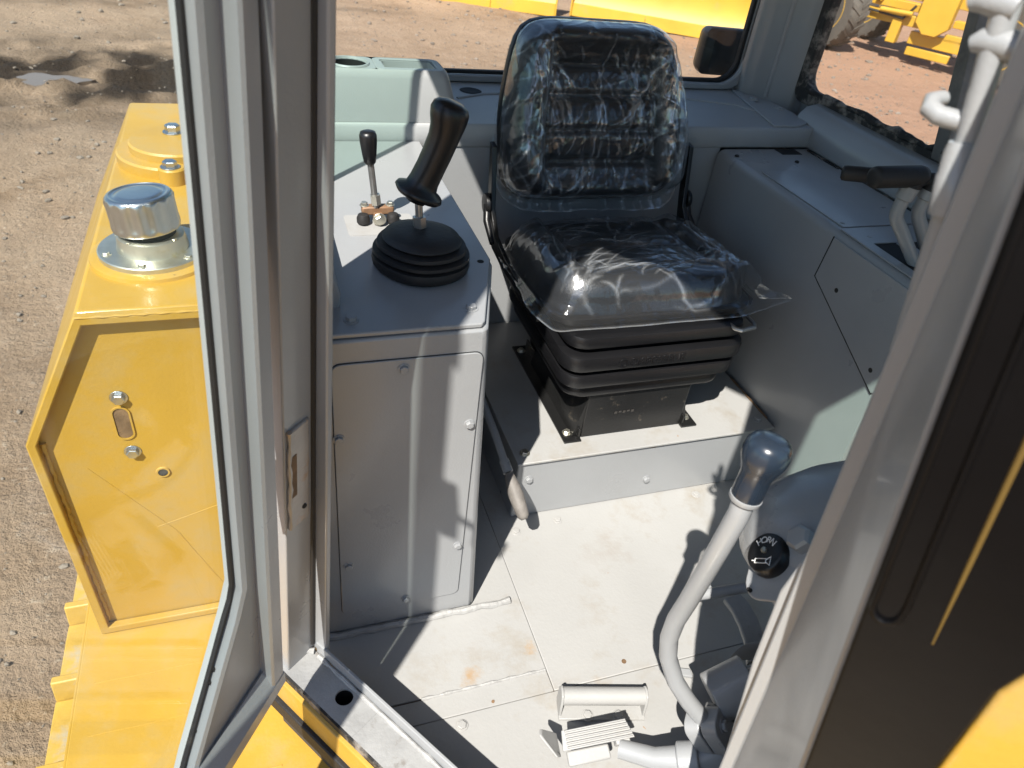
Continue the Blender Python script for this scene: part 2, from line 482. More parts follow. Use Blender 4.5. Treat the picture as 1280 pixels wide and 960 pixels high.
# ================================================================== SETTING
GZ = -1.3
def make_ground():
    def axis(lo, hi, step, far):
        mid = np.arange(lo, hi + 1e-6, step)
        a = [lo]; s = step
        while a[-1] > -far: s *= 1.35; a.append(a[-1] - s)
        b = [hi]; s = step
        while b[-1] < far: s *= 1.35; b.append(b[-1] + s)
        return np.concatenate([np.array(a[1:][::-1]), mid, np.array(b[1:])])
    xs = axis(-5.5, 16., .07, 320.); ys = axis(.2, 20., .07, 320.)
    X, Y = np.meshgrid(xs, ys, indexing='ij')
    h = (fbm(X * .45, Y * .45, 4) - .5) * .16 + (fbm(X * 2.2 + 40, Y * 2.2, 5, .6) - .5) * .05
    # churned, rutted band that crosses behind the machine on its right
    yc = 9.3 + .25 * (X + 2) + .6 * (fbm(X * .5, Y * 0 + 3, 3) - .5)
    band = np.exp(-((Y - yc) / 1.55) ** 2) * np.clip((1.5 - X) / 1.5, 0, 1)
    rut = ridge((X + Y * .25) * .55, (Y - X * .2) * 2.3, 3)
    h = h + band * ((rut - .35) * .20 + (fbm(X * 4, Y * 4, 4, .75) - .5) * .20) - band * .05
    pud = np.exp(-(((X + 1.98) / .34) ** 2 + ((Y - 9.35) / .26) ** 2) ** 2)
    h = h * (1 - pud) - .09 * pud
    far = np.clip((np.hypot(X - 4, Y - 8) - 30) / 60, 0, 1)
    h = h * (1 - far)
    damp = np.clip(band * (1.0 + (fbm(X * 2.5, Y * 2.5, 3) - .5) * 2.6) - .02, 0, 1)
    strip = np.exp(-((Y - 13.6 - .2 * X) / .5) ** 2) * .5 * np.clip(fbm(X * 1.1, Y * 3.0, 3) * 2.4 - .8, 0, 1)
    damp = np.clip(damp + strip * (X < 3), 0, 1)
    red = np.clip((X - 6.2) / 2.5, 0, 1) * .8
    nu, nv = X.shape
    me = bpy.data.meshes.new("ground")
    me.vertices.add(nu * nv)
    co = np.stack([X, Y, h + GZ], -1).reshape(-1).astype(np.float32)
    me.vertices.foreach_set('co', co)
    I = np.arange(nu * nv).reshape(nu, nv)
    q = np.stack([I[:-1, :-1], I[1:, :-1], I[1:, 1:], I[:-1, 1:]], -1).reshape(-1, 4)
    me.loops.add(q.size); me.loops.foreach_set('vertex_index', q.reshape(-1).astype(np.int32))
    me.polygons.add(len(q))
    me.polygons.foreach_set('loop_start', np.arange(0, q.size, 4, dtype=np.int32))
    me.polygons.foreach_set('loop_total', np.full(len(q), 4, dtype=np.int32))
    me.polygons.foreach_set('use_smooth', np.ones(len(q), dtype=bool))
    me.update(calc_edges=True)
    for nm, arr in (('damp', damp), ('redsoil', red)):
        a = me.attributes.new(nm, 'FLOAT', 'POINT'); a.data.foreach_set('value', arr.reshape(-1).astype(np.float32))
    me.materials.append(M['ground'])
    o = bpy.data.objects.new("ground", me); COL.objects.link(o); o['kind'] = 'structure'
    # puddle
    mb = MB(); pts = []
    for k in range(40):
        a = 2 * math.pi * k / 40
        rr = 1 + .22 * math.sin(3 * a + 1) + .12 * math.sin(7 * a)
        pts.append((-1.98 + .33 * rr * math.cos(a), 9.35 + .22 * rr * math.sin(a), GZ - .055))
    mb.extr(pts, (0, 0, -.05))
    p = mb.build("puddle", M['water'], smooth=False); p['kind'] = 'structure'
    # loose stones: nobody could count them
    def hz(x, y):
        i = np.clip(np.searchsorted(xs, x), 0, nu - 1); j = np.clip(np.searchsorted(ys, y), 0, nv - 1)
        return h[i, j] + GZ
    rs = np.random.RandomState(5)
    ico = bmesh.new(); bmesh.ops.create_icosphere(ico, subdivisions=1, radius=1.0)
    bv = np.array([v.co[:] for v in ico.verts]); bf = [tuple(v.index for v in f.verts) for f in ico.faces]; ico.free()
    vs = []; fs = []
    for (x0, x1, y0, y1, n, s0, s1) in ((-4.2, 0, .8, 8.5, 3500, .004, .026), (-4.6, 1, 8., 17., 900, .01, .04), (1.5, 9.5, 8.5, 15., 1600, .01, .04), (8.5, 15, 5.5, 14., 1600, .01, .045)):
        for i in range(n):
            x = rs.uniform(x0, x1); y = rs.uniform(y0, y1)
            s = s0 + (s1 - s0) * rs.rand() ** 7
            sc = np.array([s * rs.uniform(.7, 1.4), s * rs.uniform(.7, 1.4), s * rs.uniform(.45, .9)])
            a = rs.rand() * 6.28; c, sn = math.cos(a), math.sin(a)
            p_ = bv * sc * (1 + rs.uniform(-.2, .2, (len(bv), 1)))
            p_ = np.stack([p_[:, 0] * c - p_[:, 1] * sn, p_[:, 0] * sn + p_[:, 1] * c, p_[:, 2]], -1) + np.array([x, y, hz(x, y) + s * .25])
            o_ = len(vs); vs += p_.tolist(); fs += [tuple(k + o_ for k in f) for f in bf]
    me = bpy.data.meshes.new("loose_stones"); me.from_pydata(vs, [], fs); me.materials.append(M['stone'])
    o = bpy.data.objects.new("loose_stones", me); COL.objects.link(o)
    o['kind'] = 'stuff'; o['label'] = 'loose pebbles and stones scattered over the dirt yard'; o['category'] = 'stones'
make_ground()

# ================================================================== CAB
P0 = Vector((.036, .76, 0)); D2 = Vector((.554, -.833, 0)); N2 = Vector((.833, .554, 0))
def DW(u, n, z):
    return P0 + D2 * u + N2 * n + Vector((0, 0, z))
CX = .80                                  # middle of the cab
def mir(p):
    return Vector((2 * CX - p[0], p[1], p[2]))

cab = thing('operator_cab', 'grey painted cab shell of the bulldozer with pillars, floor plates and windows', 'cab', (.80, 1.1, 0))
# floor -------------------------------------------------------------
MB().prism([(.025, .80), (.082, .694), (.4520, .694), (.4520, 1.662), (.025, 1.662)], -.006, 0).build('floor_plate', M['paint_floor'], cab, bevel=.0015)
MB().prism([(.113, .6470), (.4520, .6470), (.4520, .6915), (.084, .6915)], -.006, -.0012).build('floor_plate', M['paint_floor'], cab, bevel=.0015)
MB().prism([(.4530, .6470), (1.49, .6470), (1.49, 1.662), (.4530, 1.662)], -.006, -.0006).build('floor_plate', M['paint_floor'], cab, bevel=.0015)
MB().prism([(.114, .6460), (1.49, .6460), (1.19, .21), (.41, .21)], -.006, -.0016).build('floor_plate', M['paint_floor'], cab, bevel=.0015)
MB().prism([(.0, .84), (.40, .17), (1.20, .17), (1.60, .84), (1.60, 2.04), (.0, 2.04)], -.05, -.009).build('under_floor', M['rust'], cab, smooth=False)
# weld beads on the floor
w = MB(); w.tube([(.03 + i * .021, .8605 + .0015 * math.sin(i * 2.1), .004 + .0012 * math.sin(i * 1.7)) for i in range(20)], [.0075 + .0012 * math.sin(i * 2.7) for i in range(20)], 8)
w.build('weld_bead', M['weld'], cab)
w = MB(); w.tube([(.20 + i * .0125, .6925, -.0005) for i in range(21)], [.0032 + .0012 * math.sin(i * 1.9) for i in range(21)], 8)
w.build('weld_bead', M['weld'], cab)
for x, y in ((.616, 1.058), (1.008, 1.063), (.261, .625), (.93, .70), (.505, 1.045), (1.05, .86)):
    bolt(cab, (x, y, -.0004), (0, 0, 1), .0085, M['paint_floor'], h=.45)
for x, y, r_ in ((.614, .67, .005), (.70, .60, .004), (.33, .655, .003)):
    MB().lathe([(r_, -.004), (r_, .0006)], (x, y, 0), n=12).build('screw_hole', M['rust'], cab)

# sill --------------------------------------------------------------
L = .70
sill = MB().extr([DW(-.02, -.003, 0), DW(-.02, .003, 0), DW(-.02, .003, .127), DW(-.02, -.003, .127)], D2 * L).build('sill_lip', M['paint'], cab, bevel=.0015)
# sill tread, with the round drain hole cut out
ex, ey = D2, N2
tread = MB()
frame_mb(DW(0, 0, .1), ex, ey, Vector((0, 0, 1)), (.02, .144, -.066, -.004, .001), (.0665, .0975, -.0435, -.0125, .0154), -.006, 0, mb=tread)
tread.box(DW(-.03, -.035, .097), (.0995, .062, .006), Matrix((D2, N2, (0, 0, 1))).transposed())
tread.box(DW(.412, -.035, .097), (.5355, .062, .006), Matrix((D2, N2, (0, 0, 1))).transposed())
tread.build('sill_tread', M['paint_rough'], cab)
MB().lathe([(.019, -.06), (.019, -.006)], DW(.082, -.028, .1), n=20, cap1=False).build('drain_hole', M['dark'], cab)
w = MB(); w.tube([DW(-.01 + i * .017, -.007, .1 + .001 * math.sin(i * 2.)) for i in range(40)], [.0042 + .0016 * math.sin(i * 2.3) * math.sin(i * .7) for i in range(40)], 8)
w.build('weld_bead', M['weld'], cab)
MB().extr([DW(-.06, -.066, .1), DW(-.06, -.0705, .1), DW(-.06, -.0705, .084), DW(-.06, -.066, .084)], D2 * .80).build('sill_seal', M['gasket'], cab)
MB().extr([DW(-.07, -.060, .083), DW(-.07, -.076, .079), DW(-.07, -.082, .035), DW(-.07, -.060, .035)], D2 * .82).build('skirt_rail', M['yellow'], cab, bevel=.002)
MB().extr([DW(-.07, -.058, .034), DW(-.07, -.090, .034), DW(-.07, -.090, -.004), DW(-.07, -.058, -.004)], D2 * .84).build('skirt_seal', M['rubber'], cab, bevel=.003)
MB().extr([DW(-.07, -.052, .094), DW(-.07, -.058, .094), DW(-.07, -.058, -.13), DW(-.07, -.052, -.13)], D2 * .84).build('cab_base', M['under'], cab)

# hinge pillar (behind the doorway) ---------------------------------
ZT = 1.90
def bp(z, m=lambda p: p):
    ul = -.006 + .067 * z; ui = -.038 + .081 * z; uo = -.035 + .096 * z
    p = [DW(ul, 0, z), DW(ul, .010, z), DW(ui - .004, .012, z), DW(ui - .035, .030, z), V(.048, .897, z), V(.0, .897, z), V(-.035, .82, z),
         DW(uo - .05, -.058, z), DW(uo, -.060, z), DW(ui, -.001, z)]
    return [m(q) for q in p]
def lofted(fn, zs, m=lambda p: p):
    return MB().loft([fn(z, m) for z in zs])
lofted(bp, [.094, .5, 1., ZT]).build('hinge_pillar', M['paint'], cab, bevel=.003)
lofted(bp, [.0, .5, 1., ZT], mir).build('hinge_pillar', M['paint'], cab, bevel=.003)
# black dusty weather strip in the corner of the rebate
w = MB(); w.tube([DW(-.042 + .081 * z + .003, -.004, z) for z in (.12, .5, .9, 1.3, 1.66)], .0055, 8); w.build('weather_strip', M['rubber'], cab)
# worn latch keeper plate on the pillar's rebate
def rev(n, z, off):                       # point on the rebate face
    t = (n + .06) / .059
    u = (1 - t) * (-.035 + .096 * z) + t * (-.038 + .081 * z)
    return DW(u + off, n, z)
kp = MB(); kp.loft([[rev(-.052, z, -.004), rev(-.014, z, -.004), rev(-.014, z, .004), rev(-.052, z, .004)] for z in (.49, .53, .63, .685)])
keeper = kp.build('keeper_plate', M['paint_worn'], cab, bevel=.003)
MB().loft([[rev(-.050, z, .0035), rev(-.040, z, .0035), rev(-.040, z, .0048), rev(-.050, z, .0048)] for z in (.56, .64)]).build('keeper_slot', M['rust'], keeper)
MB().lathe([(.004, -.001), (.004, .0055)], rev(-.026, .522, 0.0), D2, 12).build('keeper_hole', M['dark'], keeper)
w = MB(); w.tube([rev(-.052 + .0008 * math.sin(i), .495 + i * .012, .003) for i in range(17)], [.003 + .0010 * math.sin(i * 2.1) for i in range(17)], 7); w.build('weld_bead', M['paint_worn'], keeper)
w = MB(); w.tube([DW(-.085 + i * .008, -.055 + i * .006, .104) for i in range(9)], [.006 + .002 * math.sin(i * 2.4) for i in range(9)], 7); w.build('weld_bead', M['weld'], cab)

# front pillar ------------------------------------------------------
def ut_(z): return .664 - .0775 * min(z, 1.25)
def fl(z): return .782 - .147 * min(z, 1.22)
def ap(z, m=lambda p: p):
    ut = ut_(z); uo = fl(z)
    p = [DW(ut, .090, z), DW(ut, .098, z), DW(ut + .03, .100, z), DW(ut + .14, .12, z), DW(uo + .13, .0, z), DW(uo + .05, -.038, z), DW(uo, -.044, z), DW(ut + .014, .089, z)]
    return [m(q) for q in p]
lofted(ap, [.09, .5, 1., 1.22, 1.25, ZT]).build('front_pillar', M['paint'], cab, bevel=.002)
lofted(ap, [.0, .5, 1., 1.22, 1.25, ZT], mir).build('front_pillar', M['paint'], cab, bevel=.002)
# lower inner plate beside the front pillar, with its bolts
pl = MB(); pl.loft([[DW(u, .102, z), DW(u + .12, .102, z), DW(u + .12, .108, z), DW(u, .108, z)] for u, z in ((.690, .06), (.650, .30), (.634, .406), (.605, .628), (.596, .74), (.600, .787), (.615, .80))])
kick = pl.build('kick_panel', M['paint'], cab, bevel=.002)
bolt(kick, DW(.640, .102, .550), -N2, .0062, M['paint'])
bolt(kick, DW(.660, .102, .36), -N2, .0062, M['paint'])
# black door-seal plate on the outside of the front pillar, with the raised slot rim
bpz = MB(); bpz.loft([[DW(fl(z) + .004, -.0475, z), DW(fl(z) + w_, -.044, z), DW(fl(z) + w_, -.055, z), DW(fl(z) + .004, -.056, z)] for z, w_ in ((.09, .13), (.5, .13), (.80, .076), (.92, .086), (1.03, .12), (1.10, .15), (1.22, .15), (1.6, .15))])
sealp = bpz.build('seal_plate', M['black_paint'], cab, bevel=.002)
path = []
for i in range(12):
    z = 1.42 - i * (1.42 - .945) / 11; path.append(DW(fl(z) + .008, -.0565, z))
for i in range(1, 8):
    a = math.pi * i / 8; z = .940 - .014 * math.sin(a); path.append(DW(fl(.94) + .008 + .009 * (1 - math.cos(a)), -.0565, z))
for i in range(12):
    z = .945 + i * (1.42 - .945) / 11; path.append(DW(fl(z) + .026, -.0565, z))
sl = MB(); sl.tube(path, .0022, 8); sl.build('slot_rim', M['black_paint'], sealp)
w = MB(); w.tube([DW(fl(z) + .046, -.0555, z) for z in (.93, 1.0, 1.1, 1.2, 1.3)], [.0006, .0016, .0020, .0020, .0020], 8); w.build('reflection_stripe', M['reflect_yellow'], sealp)  # yellow reflection streak on the glossy black, modelled as a thin coloured bead
# yellow cowl corner ahead of the pillar, with a black rubber strip across it
yc_ = MB(); yc_.loft([[DW(fl(z) + w_, -.054, z), DW(fl(z) + .34, .05, z + dz), DW(fl(z) + .34, .07, z + dz), DW(fl(z) + w_, -.040, z)] for z, w_, dz in ((.45, .131, 0), (.8, .077, 0), (.92, .087, .06), (1.02, .119, .10))])
cowl = yc_.build('cowl_corner', M['yellow'], cab, bevel=.004)

# headers, roof -----------------------------------------------------
HZ = 1.86
for m_ in (lambda p: p, mir):
    a = [m_(DW(-.02, n, z)) for n, z in ((-.06, HZ), (.012, HZ), (.03, HZ + .03), (.03, ZT + .02), (-.06, ZT + .02))]
    b = [m_(DW(.70, n, z)) for n, z in ((-.06, HZ), (.012, HZ), (.03, HZ + .03), (.03, ZT + .02), (-.06, ZT + .02))]
    MB().loft([a, b]).build('door_header', M['paint'], cab, bevel=.003)
roofp = [(-.02, .84), (.385, .17), (1.215, .17), (1.62, .84), (1.62, 2.08), (-.02, 2.08)]
MB().prism(roofp, 1.925, 2.0).build('roof', M['paint'], cab, bevel=.02)
# windscreen wall
MB().box2((.42, .17, .0), (1.18, .21, .62)).build('front_wall', M['paint'], cab, bevel=.003)
MB().box2((.40, .17, 1.715), (1.20, .21, 1.925)).build('windscreen_header', M['paint'], cab, bevel=.003)
MB().box2((.45, .188, .62), (1.15, .194, 1.715)).build('windscreen', M['glass_green'], cab, smooth=False)

# side walls and windows -------------------------------------------
def side_wall(m_, right):
    mbx = lambda a, b: MB().box2(m_(V(*a)), m_(V(*b)))
    mbx((-.02, .899, -.05), (.0, 2.02, .78)).build('side_wall', M['paint'], cab)
    mbx((-.02, .899, 1.66), (.03, 2.02, 1.925)).build('side_header', M['paint'], cab)
    # rear corner post with a moulded ridge
    pp = [(-.02, 1.86), (.035, 1.86), (.075, 1.90), (.105, 1.965), (.14, 1.985), (.14, 2.04), (-.02, 2.06)]
    MB().loft([[m_(V(x, y, z)) for x, y in pp] for z in (.0, .9, 1.924)]).build('corner_post', M['paint'], cab, bevel=.006)
    w_ = MB(); w_.tube([m_(V(.085, 1.925, z)) for z in (.76, 1.2, 1.7)], .007, 8); w_.build('post_ridge', M['paint'], cab)
side_wall(lambda p: p, False)
side_wall(mir, True)
# moulded sill strip along the far window
pr = [(1.497, .697), (1.494, .735), (1.505, .768), (1.525, .788), (1.56, .796), (1.58, .796), (1.58, .697)]
MB().loft([[V(x, y, z) for x, z in pr] for y in (.945, 1.35, 1.745)]).build('window_sill', M['paint'], cab, bevel=.004)
pr2 = [(2 * CX - x, z) for x, z in pr]
MB().loft([[V(x, y, z) for x, z in pr2] for y in (.945, 1.35, 1.65)]).build('window_sill', M['paint'], cab, bevel=.004)
# far side window: two panes with a sloping channel between, dusty gasket
win = thing('side_window', 'far side sliding window in dusty rubber gasket beside the lever console', 'window', (1.575, 1.4, .8))
EY = Vector((0, 1, 0)); EZ = Vector((0, 0, 1)); EX = Vector((1, 0, 0))
frame_mb((1.58, 0, 0), EY, EZ, EX, (.945, 1.875, .775, 1.68, .05), (.985, 1.832, .815, 1.64, .05), -.018, .016).build('gasket', M['gasket'], win, bevel=.005)
rs = np.random.RandomState(3)
lip = MB(); lip.tube([(1.566 + rs.uniform(-.004, .004), .99 + i * .0205, .818 + rs.uniform(-.004, .006)) for i in range(41)], [.007 + rs.uniform(-.003, .005) for i in range(41)], 7)
lip.build('sealant_bead', M['gasket'], win)
ch = MB(); ch.loft([[V(1.560, y0, z), V(1.560, y1, z), V(1.592, y1, z), V(1.592, y0, z)] for y0, y1, z in ((1.268, 1.308, .80), (1.358, 1.388, 1.12), (1.47, 1.50, 1.66))])
ch.build('window_channel', M['windowbar'], win, bevel=.003)
MB().extr([V(1.583, 1.30, .80), V(1.583, 1.83, .80), V(1.583, 1.83, 1.65), V(1.583, 1.48, 1.65)], (.004, 0, 0)).build('glass_pane', M['glass_clear'], win, smooth=False)
MB().extr([V(1.577, .975, .80), V(1.577, 1.29, .80), V(1.577, 1.47, 1.65), V(1.577, .975, 1.65)], (.004, 0, 0)).build('glass_pane', M['glass_clear'], win, smooth=False)
# near side window: rear pane only, the front half slid open
win2 = thing('side_window', 'near side window behind the hinge pillar, green glass slid half open', 'window', (.0, 1.4, .8))
frame_mb((.0, 0, 0), EY, EZ, EX, (.898, 1.875, .765, 1.68, .03), (.914, 1.835, .80, 1.65, .03), -.018, .014).build('gasket', M['gasket'], win2, bevel=.005)
MB().box2((-.004, 1.262, .79), (.0, 1.845, 1.66)).build('glass_pane', M['glass_green'], win2, smooth=False)
MB().box2((-.008, 1.257, .79), (.004, 1.268, 1.66)).build('pane_edge', M['windowbar'], win2, smooth=False)

# rear wall, window, shelf -----------------------------------------
rw = thing('rear_window', 'wide rear window with rounded corners behind the seat', 'window', (.80, 2.03, .8))
frame_mb((0, 2.02, 0), EX, EZ, EY, (.0, 1.6, .70, 1.924, .02), (.135, 1.465, .768, 1.62, .070), 0, .035, k=8).build('window_panel', M['paint'], rw, bevel=.004)
frame_mb((0, 2.02, 0), EX, EZ, EY, (.100, 1.50, .7535, 1.66, .085), (.140, 1.460, .772, 1.615, .068), -.016, .001, k=8).build('window_surround', M['paint'], rw, bevel=.006)
frame_mb((0, 2.02, 0), EX, EZ, EY, (.137, 1.463, .770, 1.618, .069), (.150, 1.450, .780, 1.605, .062), .004, .022, k=8).build('gasket', M['rubber'], rw, bevel=.003)
MB().box2((.142, 2.030, .773), (1.458, 2.035, 1.613)).build('glass_pane', M['glass_clear'], rw, smooth=False)
MB().box2((.0, 2.024, -.05), (1.6, 2.05, .70)).build('rear_wall', M['paint'], cab)
MB().box2((.375, 1.662, .0), (1.215, 1.672, .704)).build('rear_panel', M['paint'], cab, bevel=.002)
sh = MB(); sh.loft([[V(x, 1.660, .6965), V(x, 1.657, .703), V(x, 1.657, .744), V(x, 1.663, .752), V(x, 2.022, .752), V(x, 2.022, .6965)] for x in (.0, 1.525)])
shelf = sh.build('rear_shelf', M['plastic_grey'], cab, bevel=.003)
rc = MB(); rc.lathe([(.030, .7525), (.026, .754), (.022, .7535)], (.575, 1.93, 0), n=24); rc.build('shelf_recess', M['dark'], shelf)
for pts in (((.52, 1.86), (.60, 1.90), (.72, 1.92), (.84, 1.90)), ((1.05, 1.90), (1.20, 1.91), (1.36, 1.86), (1.47, 1.70))):
    w = MB(); w.tube([V(x, y, .7505) for x, y in pts], .006, 8); w.build('shelf_crease', M['plastic_grey'], shelf)
cp = MB(); cp.prism([(1.37, 1.665), (1.45, 1.665), (1.50, 1.69), (1.515, 1.78), (1.51, 1.86), (1.445, 1.87), (1.465, 1.98), (1.44, 2.0)], .7515, .7575); cp.build('shelf_corner', M['plastic_grey'], shelf, bevel=.002)
bolt(shelf, (1.455, 1.90, .7575), (0, 0, 1), .011, M['plastic_grey'], h=.3)
bolt(shelf, (1.488, 1.815, .7575), (0, 0, 1), .011, M['plastic_grey'], h=.3)

# storage bin with cup holder --------------------------------------
bin_ = thing('storage_bin', 'pale grey storage bin with round cup holder on the rear shelf', 'storage bin', (.23, 1.70, .752))
def rr3(x0, x1, y0, y1, r, z): return [V(x, y, z) for x, y in rrect(x0, x1, y0, y1, r, 5)]
bb = MB()
bb.loft([rr3(.02, .478, 1.668, 1.85, .02, .7525), rr3(.02, .470, 1.670, 1.845, .02, .785), rr3(.02, .452, 1.676, 1.80, .022, .845), rr3(.022, .446, 1.680, 1.79, .022, .858), rr3(.025, .440, 1.684, 1.785, .022, .863)], cap0=True, cap1=False)
body = bb.build('bin_body', M['plastic_grey'], bin_)
tp = MB()
frame_mb((0, 0, .863), EX, EY, EZ, (.025, .285, 1.684, 1.785, .018), (.190, .268, 1.692, 1.770, .0388), -.004, .0, k=5, mb=tp)
frame_mb((0, 0, .863), EX, EY, EZ, (.2852, .440, 1.684, 1.785, .018), (.302, .425, 1.702, 1.772, .010), -.004, .0, k=5, mb=tp)
tp.build('bin_top', M['plastic_grey'], bin_, bevel=.0015)
MB().lathe([(.039, 0), (.0395, .09)], (.229, 1.731, .772), n=30, cap1=False).build('cup_well', M['dark'], bin_)
cr = MB(); cr.lathe([(.0388, .862), (.0405, .8665), (.044, .8665), (.046, .8635)], (.229, 1.731, 0), n=36, cap0=False, cap1=False); cr.build('cup_rim', M['plastic_grey'], bin_)
rt = MB(); frame_mb((0, 0, .863), EX, EY, EZ, (.300, .427, 1.700, 1.774, .010), (.306, .421, 1.706, 1.768, .008), -.03, -.0035, k=4, mb=rt); rt.box2((.30, 1.70, .831), (.427, 1.774, .834)); rt.build('tray_well', M['plastic_grey'], bin_)
# ================================================================== JOYSTICK CONSOLE (by the doorway)
con = thing('joystick_console', 'tall pale grey control console under the black joystick by the hinge pillar', 'console', (.22, 1.2, 0))
def cring(z, xr0, xc, yb=1.656):
    return [V(.03, .868, z), V(xr0 - .008, .868, z), V(xr0, .876, z), V(xc, 1.072, z), V(xc + .0015, 1.10, z), V(xc + .0015, yb, z), V(.03, yb, z)]
c_ = MB(); c_.loft([cring(.004, .351, .372), cring(.35, .334, .378), cring(.69, .319, .3835), cring(.704, .317, .382)])
c_.build('console_body', M['paint'], con, bevel=.004)
t_ = MB(); t_.prism([(.04, .8725), (.085, .8725), (.306, .8725), (.3125, .880), (.378, 1.072), (.378, 1.10), (.378, 1.654), (.04, 1.654)], .7055, .7135)
ctop = t_.build('console_top', M['paint'], con, bevel=.002)
pnl = plate_mb((0, .868, 0), EX, EZ, -EY, (.079, .311, .062, .665, .014), .0005, .0035).build('access_panel', M['paint'], con, bevel=.001)
gp = MB(); frame_mb((0, .868, 0), EX, EZ, -EY, (.0780, .3120, .0610, .6660, .0145), (.079, .311, .062, .665, .014), -.001, .0008, mb=gp); gp.build('panel_joint', M['dark'], con)
for x, z in ((.186, .648), (.299, .521), (.3, .214), (.203, .078), (.086, .522), (.094, .209)):
    bolt(pnl, (x, .8645, z), (0, -1, 0), .0072, M['paint'], h=.7)
for x, y in ((.115, .908), (.300, .916)):
    bolt(ctop, (x, y, .7135), (0, 0, 1), .0085, M['paint'], h=.7)
MB().lathe([(.006, .7128), (.006, .7140)], (.358, 1.064, 0), n=14).build('screw_hole', M['dark'], ctop)
base_plate = plate_mb((0, 0, .7135), EX, EY, EZ, (.150, .275, 1.178, 1.262, .008), 0, .0012).build('lever_plate', M['paint_floor'], con)

# joystick ------------------------------------------------------------
jo = thing('joystick', 'black joystick with moulded grip and pleated rubber boot on the console', 'joystick', (.254, 1.07, .7135))
J0 = V(.252, 1.062, .7137)
ax = V(.02, .03, 1).normalized()
prof = [(.074, 0), (.078, .006), (.080, .016), (.0785, .022), (.070, .024), (.079, .030), (.0785, .036), (.066, .038), (.073, .044), (.072, .050), (.058, .052), (.064, .058), (.062, .063), (.050, .066), (.044, .069), (.020, .070)]
prof = [(r * 1.03, h * .86) for r, h in prof]
b_ = MB(); b_.lathe(prof, J0, ax, 40, wob=lambda k, n, h: 1 + .025 * math.sin(2 * 2 * math.pi * k / n + 1) + .012 * math.sin(5 * 2 * math.pi * k / n))
b_.build('rubber_boot', M['rubber'], jo, ang=60)
s0 = V(.2535, 1.083, .764); s1 = V(.2505, 1.09, .822)
MB().tube([s0, s0.lerp(s1, .45)], .0115, 6).build('lock_nut', M['steel'], jo, smooth=False)
MB().tube([s0.lerp(s1, .4), s1], .0065, 12).build('shaft', M['steel'], jo)
g0 = V(.2475, 1.09, .822); g1 = V(.305, 1.09, .968)
gax = (g1 - g0).normalized(); gl = (g1 - g0).length
gs = gax.cross(V(0, 1, 0)).normalized(); gf = gax.cross(gs)
rings = []
for t, a, b, off in ((-.04, .016, .016, 0), (0., .018, .018, 0), (.02, .036, .034, 0), (.05, .040, .037, 0), (.085, .038, .035, 0), (.12, .026, .025, 0), (.2, .0235, .0235, 0), (.35, .0225, .024, -.001), (.5, .0228, .0245, -.0015), (.65, .0235, .0245, -.001), (.75, .0255, .0255, .001), (.83, .029, .027, .004), (.90, .0305, .028, .006), (.96, .029, .0265, .006), (1.0, .024, .022, .005), (1.025, .014, .013, .004)):
    rings.append([g0 + gax * (t * gl) + gs * (off + a * math.copysign(abs(math.cos(q)) ** .85, math.cos(q))) + gf * (b * math.copysign(abs(math.sin(q)) ** .85, math.sin(q))) for q in [2 * math.pi * k / 28 for k in range(28)]])
g_ = MB(); g_.loft(rings); g_.build('grip', M['black_plastic'], jo, ang=70)
hd = g0 + gax * (gl * .93) + gs * .018 - gf * .020
MB().lathe([(.006, 0), (.006, .006), (.004, .008)], hd, (gax * .3 - gf + gs * .3), 14).build('thumb_button', M['rubber'], jo)

# small lever -----------------------------------------------------------
lv = thing('short_lever', 'short steel lever with black barrel knob behind the joystick', 'lever', (.205, 1.232, .7147))
b0 = V(.205, 1.232, .7147)
MB().tube([b0 + V(0, 0, .028), b0 + V(-.003, 0, .06), b0 + V(-.010, 0, .12)], .0058, 12).build('rod', M['steel'], lv)
MB().tube([b0 + V(.001, 0, .034), b0 + V(-.001, 0, .052)], .0095, 6).build('collar', M['zinc'], lv, smooth=False)
k0 = b0 + V(-.0095, 0, .108); ka = V(-.07, 0, 1).normalized()
MB().lathe([(.0075, 0), (.0105, .004), (.0125, .018), (.0148, .040), (.0150, .050), (.0130, .056), (.008, .058)], k0, ka, 24).build('knob', M['black_plastic'], lv, ang=60)
br = MB(); br.box(b0 + V(.004, .004, .022), (.058, .018, .016)); br.box(b0 + V(.004, -.006, .010), (.018, .024, .020)); br.build('bracket', M['brass'], lv, bevel=.003)
for dx in (-.02, .027):
    bolt(lv, b0 + V(dx, .004, .030), (0, 0, 1), .0062, M['zinc'], h=.9)
for dx in (-.024, .030):
    MB().lathe([(.006, 0), (.0115, .004), (.012, .012), (.009, .019), (.004, .021)], b0 + V(dx, -.010, .0), (0, 0, 1), 16).build('rubber_button', M['rubber'], lv)
bolt(lv, b0 + V(.004, -.018, .012), (0, -1, 0), .009, M['zinc'], h=.7)

# ================================================================== SEAT PEDESTAL
ped = thing('seat_pedestal', 'low grey steel box with chipped front edge under the seat', 'pedestal', (.85, 1.35, 0))
MB().box2((.504, 1.090, .0), (1.193, 1.661, .176)).build('pedestal_box', M['paint'], ped, bevel=.004)
ptop = MB().box2((.500, 1.083, .1765), (1.196, 1.660, .183)).build('pedestal_top', M['paint_floor'], ped, bevel=.0015)
for x, y in ((.527, 1.116), (1.168, 1.120), (.530, 1.62)):
    bolt(ptop, (x, y, .183), (0, 0, 1), .009, M['zinc'] if x < .6 and y < 1.2 else M['paint'], h=.6)
for x, z in ((.536, .123), (1.15, .05), (.86, .06)):
    bolt(ped, (x, 1.090, z), (0, -1, 0), .0085, M['paint'], h=.7)
